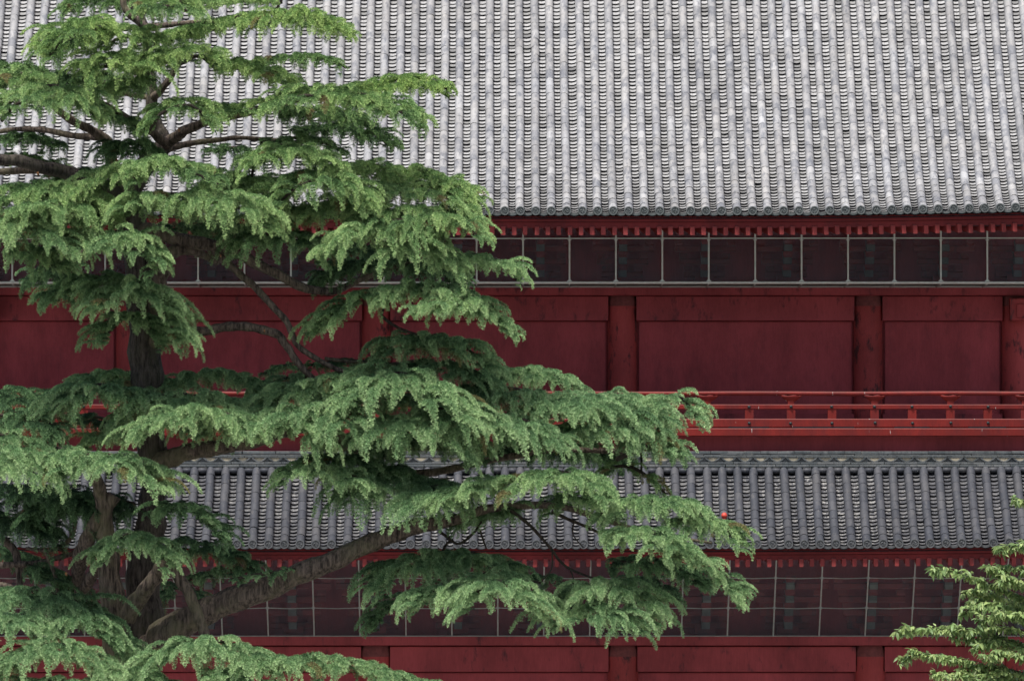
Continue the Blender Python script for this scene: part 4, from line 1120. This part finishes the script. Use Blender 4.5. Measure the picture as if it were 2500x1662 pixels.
# ================================================================== THE BROADLEAF TREE at the right
YBT = -32.0
bt = D(2560, 1600, YBT)
btree = empty('broadleaf_tree', (bt.x, YBT, 0))
tag(btree, 'glossy green broad-leaved tree reaching in at the lower right corner', 'tree')
def bchild(name, me, mw=None):
    o = bpy.data.objects.new(name, me); col.objects.link(o); o.parent = btree
    if mw is None: o.matrix_parent_inverse = Matrix.Translation((-bt.x, -YBT, 0))
    else: o.matrix_local = Matrix.Translation((-bt.x, -YBT, 0)) @ mw
    return o
b = MB(); b.tube([(bt.x, YBT, 0), (bt.x + .05, YBT, 2.5), (bt.x - .03, YBT, 4.5), (bt.x + .02, YBT, 6.5), (bt.x, YBT, 8.6)], [0.17, 0.14, 0.11, 0.08, 0.03], 12, 0, True, 0.05)
bchild('trunk', b.mesh('trunk', [M['trunk_bark']], True))
def leaf_geo():
    v = []; t = []
    n = 5; L = 0.125
    for i in range(n + 1):
        q = i / n; w = 0.021 * math.sin(math.pi * (q ** 0.8)) + 0.0006
        x = L * q; z = -0.035 * q * q
        v += [(x, -w, z + w * 0.35), (x, 0, z), (x, w, z + w * 0.35)]; t += [0.4, 0.7, 0.4]
    f = []
    for i in range(n):
        o = 3 * i
        f += [(o, o + 3, o + 4, o + 1), (o + 1, o + 4, o + 5, o + 2)]
    return np.array(v), np.array(f), np.array(t)
LV, LF, LT = leaf_geo()
leaf_meshes = [np_mesh('leaf', LV, LF, [M['leaf']], {'t': np.clip(LT * 0 + a, 0, 1), 'rnd': np.full(len(LV), a * .77), 'tone': np.full(len(LV), .2)}, None, True) for a in (0.3, 0.42, 0.52, 0.62, 0.75, 0.92)]
LEAVES = []
def twig_leaves(pts, step=0.012, tipbias=0.0):
    """leaves alternate along a 3-D polyline and hang from it"""
    pts = [Vector(p) for p in pts]
    for i in range(len(pts) - 1):
        a, c = pts[i], pts[i + 1]; d = (c - a); L = d.length
        if L < 1e-5: continue
        d.normalize(); n = max(1, int(L / step))
        for k in range(n):
            p = a + d * (L * (k + random.random()) / n)
            side = Vector((-d.y, d.x, 0)).normalized() * random.choice((-1, 1))
            dr = d * random.uniform(0.2, 0.9) + side * random.uniform(0.3, 1.0) + Vector((0, -0.25, random.uniform(-1.0, 0.15)))
            dr.normalize()
            yv = Vector((0, 0, 1)).cross(dr); yv.normalize(); zv = dr.cross(yv)
            roll = random.gauss(0, 0.5); y2 = yv * math.cos(roll) + zv * math.sin(roll); z2 = dr.cross(y2)
            s_ = random.uniform(0.6, 1.15)
            m = Matrix(((dr.x, y2.x, z2.x, p.x), (dr.y, y2.y, z2.y, p.y), (dr.z, y2.z, z2.z, p.z), (0, 0, 0, 1))) @ Matrix.Diagonal((s_, s_, s_, 1))
            LEAVES.append((p.y, m))
def bbranch(pts, dy, subs=True, r0=0.012):
    sm = spline([(p[0], p[1]) for p in pts], 8)
    n = len(sm)
    w = [D(s_[0], s_[1], YBT + dy + 0.25 * i / n) for i, s_ in enumerate(sm)]
    b = MB(); b.tube(w, [0.004 + r0 * i / n for i in range(n)], 6, 0, True, 0.05)
    bchild('branch', b.mesh('branch', [M['twig']], True))
    twig_leaves(w)
    if subs:
        for i in range(3, n, 2):
            for rep in range(2):
                q = i / n
                d = (w[0] - w[-1]).normalized()
                L = random.uniform(0.15, 0.42) * (0.5 + q)
                e = w[i] + d * L * random.uniform(.3, .9) + Vector((0, random.uniform(-.5, .4) * L * 1.5, random.uniform(-.25, .22) * L))
                mid = (w[i] + e) / 2 + Vector((0, 0, 0.03))
                tw = [w[i], mid, e]
                b = MB(); b.tube(tw, [0.005, 0.004, 0.002], 5); bchild('twig', b.mesh('twig', [M['twig']], True))
                twig_leaves(tw)
for pts, dy in [
    ([(2136, 1318), (2200, 1318), (2270, 1342), (2340, 1372), (2460, 1440), (2560, 1500)], -.3),
    ([(2300, 1276), (2340, 1262), (2420, 1270), (2560, 1330)], -.2),
    ([(2338, 1156), (2372, 1162), (2450, 1200), (2560, 1290)], 0),
    ([(2055, 1461), (2110, 1452), (2180, 1452), (2260, 1452), (2340, 1450), (2460, 1500), (2560, 1560)], -.5),
    ([(2068, 1530), (2120, 1508), (2190, 1520), (2260, 1535), (2340, 1545), (2560, 1620)], -.6),
    ([(2138, 1552), (2200, 1556), (2280, 1565), (2360, 1570), (2560, 1640)], -.8),
    ([(2214, 1366), (2270, 1368), (2330, 1385), (2560, 1480)], 0),
    ([(2206, 1420), (2262, 1402), (2330, 1400), (2560, 1500)], -.4),
    ([(2236, 1496), (2290, 1482), (2350, 1490), (2560, 1560)], -.6),
    ([(2290, 1325), (2340, 1310), (2400, 1330), (2560, 1420)], -.1),
    ([(2250, 1440), (2300, 1425), (2360, 1430), (2560, 1530)], -.7),
    ([(2300, 1345), (2350, 1345), (2420, 1370), (2560, 1450)], -.5),
    ([(2260, 1520), (2320, 1508), (2380, 1520), (2560, 1590)], -.9),
    ([(2225, 1388), (2290, 1390), (2360, 1410), (2560, 1500)], -.3), ([(2190, 1470), (2260, 1474), (2340, 1478), (2560, 1560)], -.4), ([(2270, 1300), (2320, 1330), (2380, 1360), (2560, 1450)], -.3), ([(2200, 1545), (2290, 1548), (2370, 1555), (2560, 1620)], -.5), ([(2280, 1410), (2330, 1418), (2400, 1440), (2560, 1520)], -.8),
    ([(2180, 1590), (2280, 1590), (2380, 1600), (2560, 1660)], -.9)]:
    bbranch(pts, dy)
LEAVES.sort(key=lambda t: t[0])
vis = [m for _, m in LEAVES]
own = vis[:300]; rest = vis[300:]
for m in own: bchild('leaf', random.choice(leaf_meshes), m)
if rest:
    A = np.array([np.array(m) for m in rest]); n = len(LV)
    W = np.einsum('mij,nj->mni', A[:, :3, :3], LV) + A[:, None, :3, 3]
    Fs = (LF[None] + (np.arange(len(rest)) * n)[:, None, None]).reshape(-1, 4)
    rr = rng.random(len(rest))
    me = np_mesh('leaves', W.reshape(-1, 3), Fs, [M['leaf']], {'t': np.repeat(0.3 + rr * 0.65, n), 'rnd': np.repeat(rng.random(len(rest)), n), 'tone': np.full(len(rest) * n, .2)}, None, True)
    tag(bchild('leaves', me), kind='stuff')
print('leaves', len(vis))
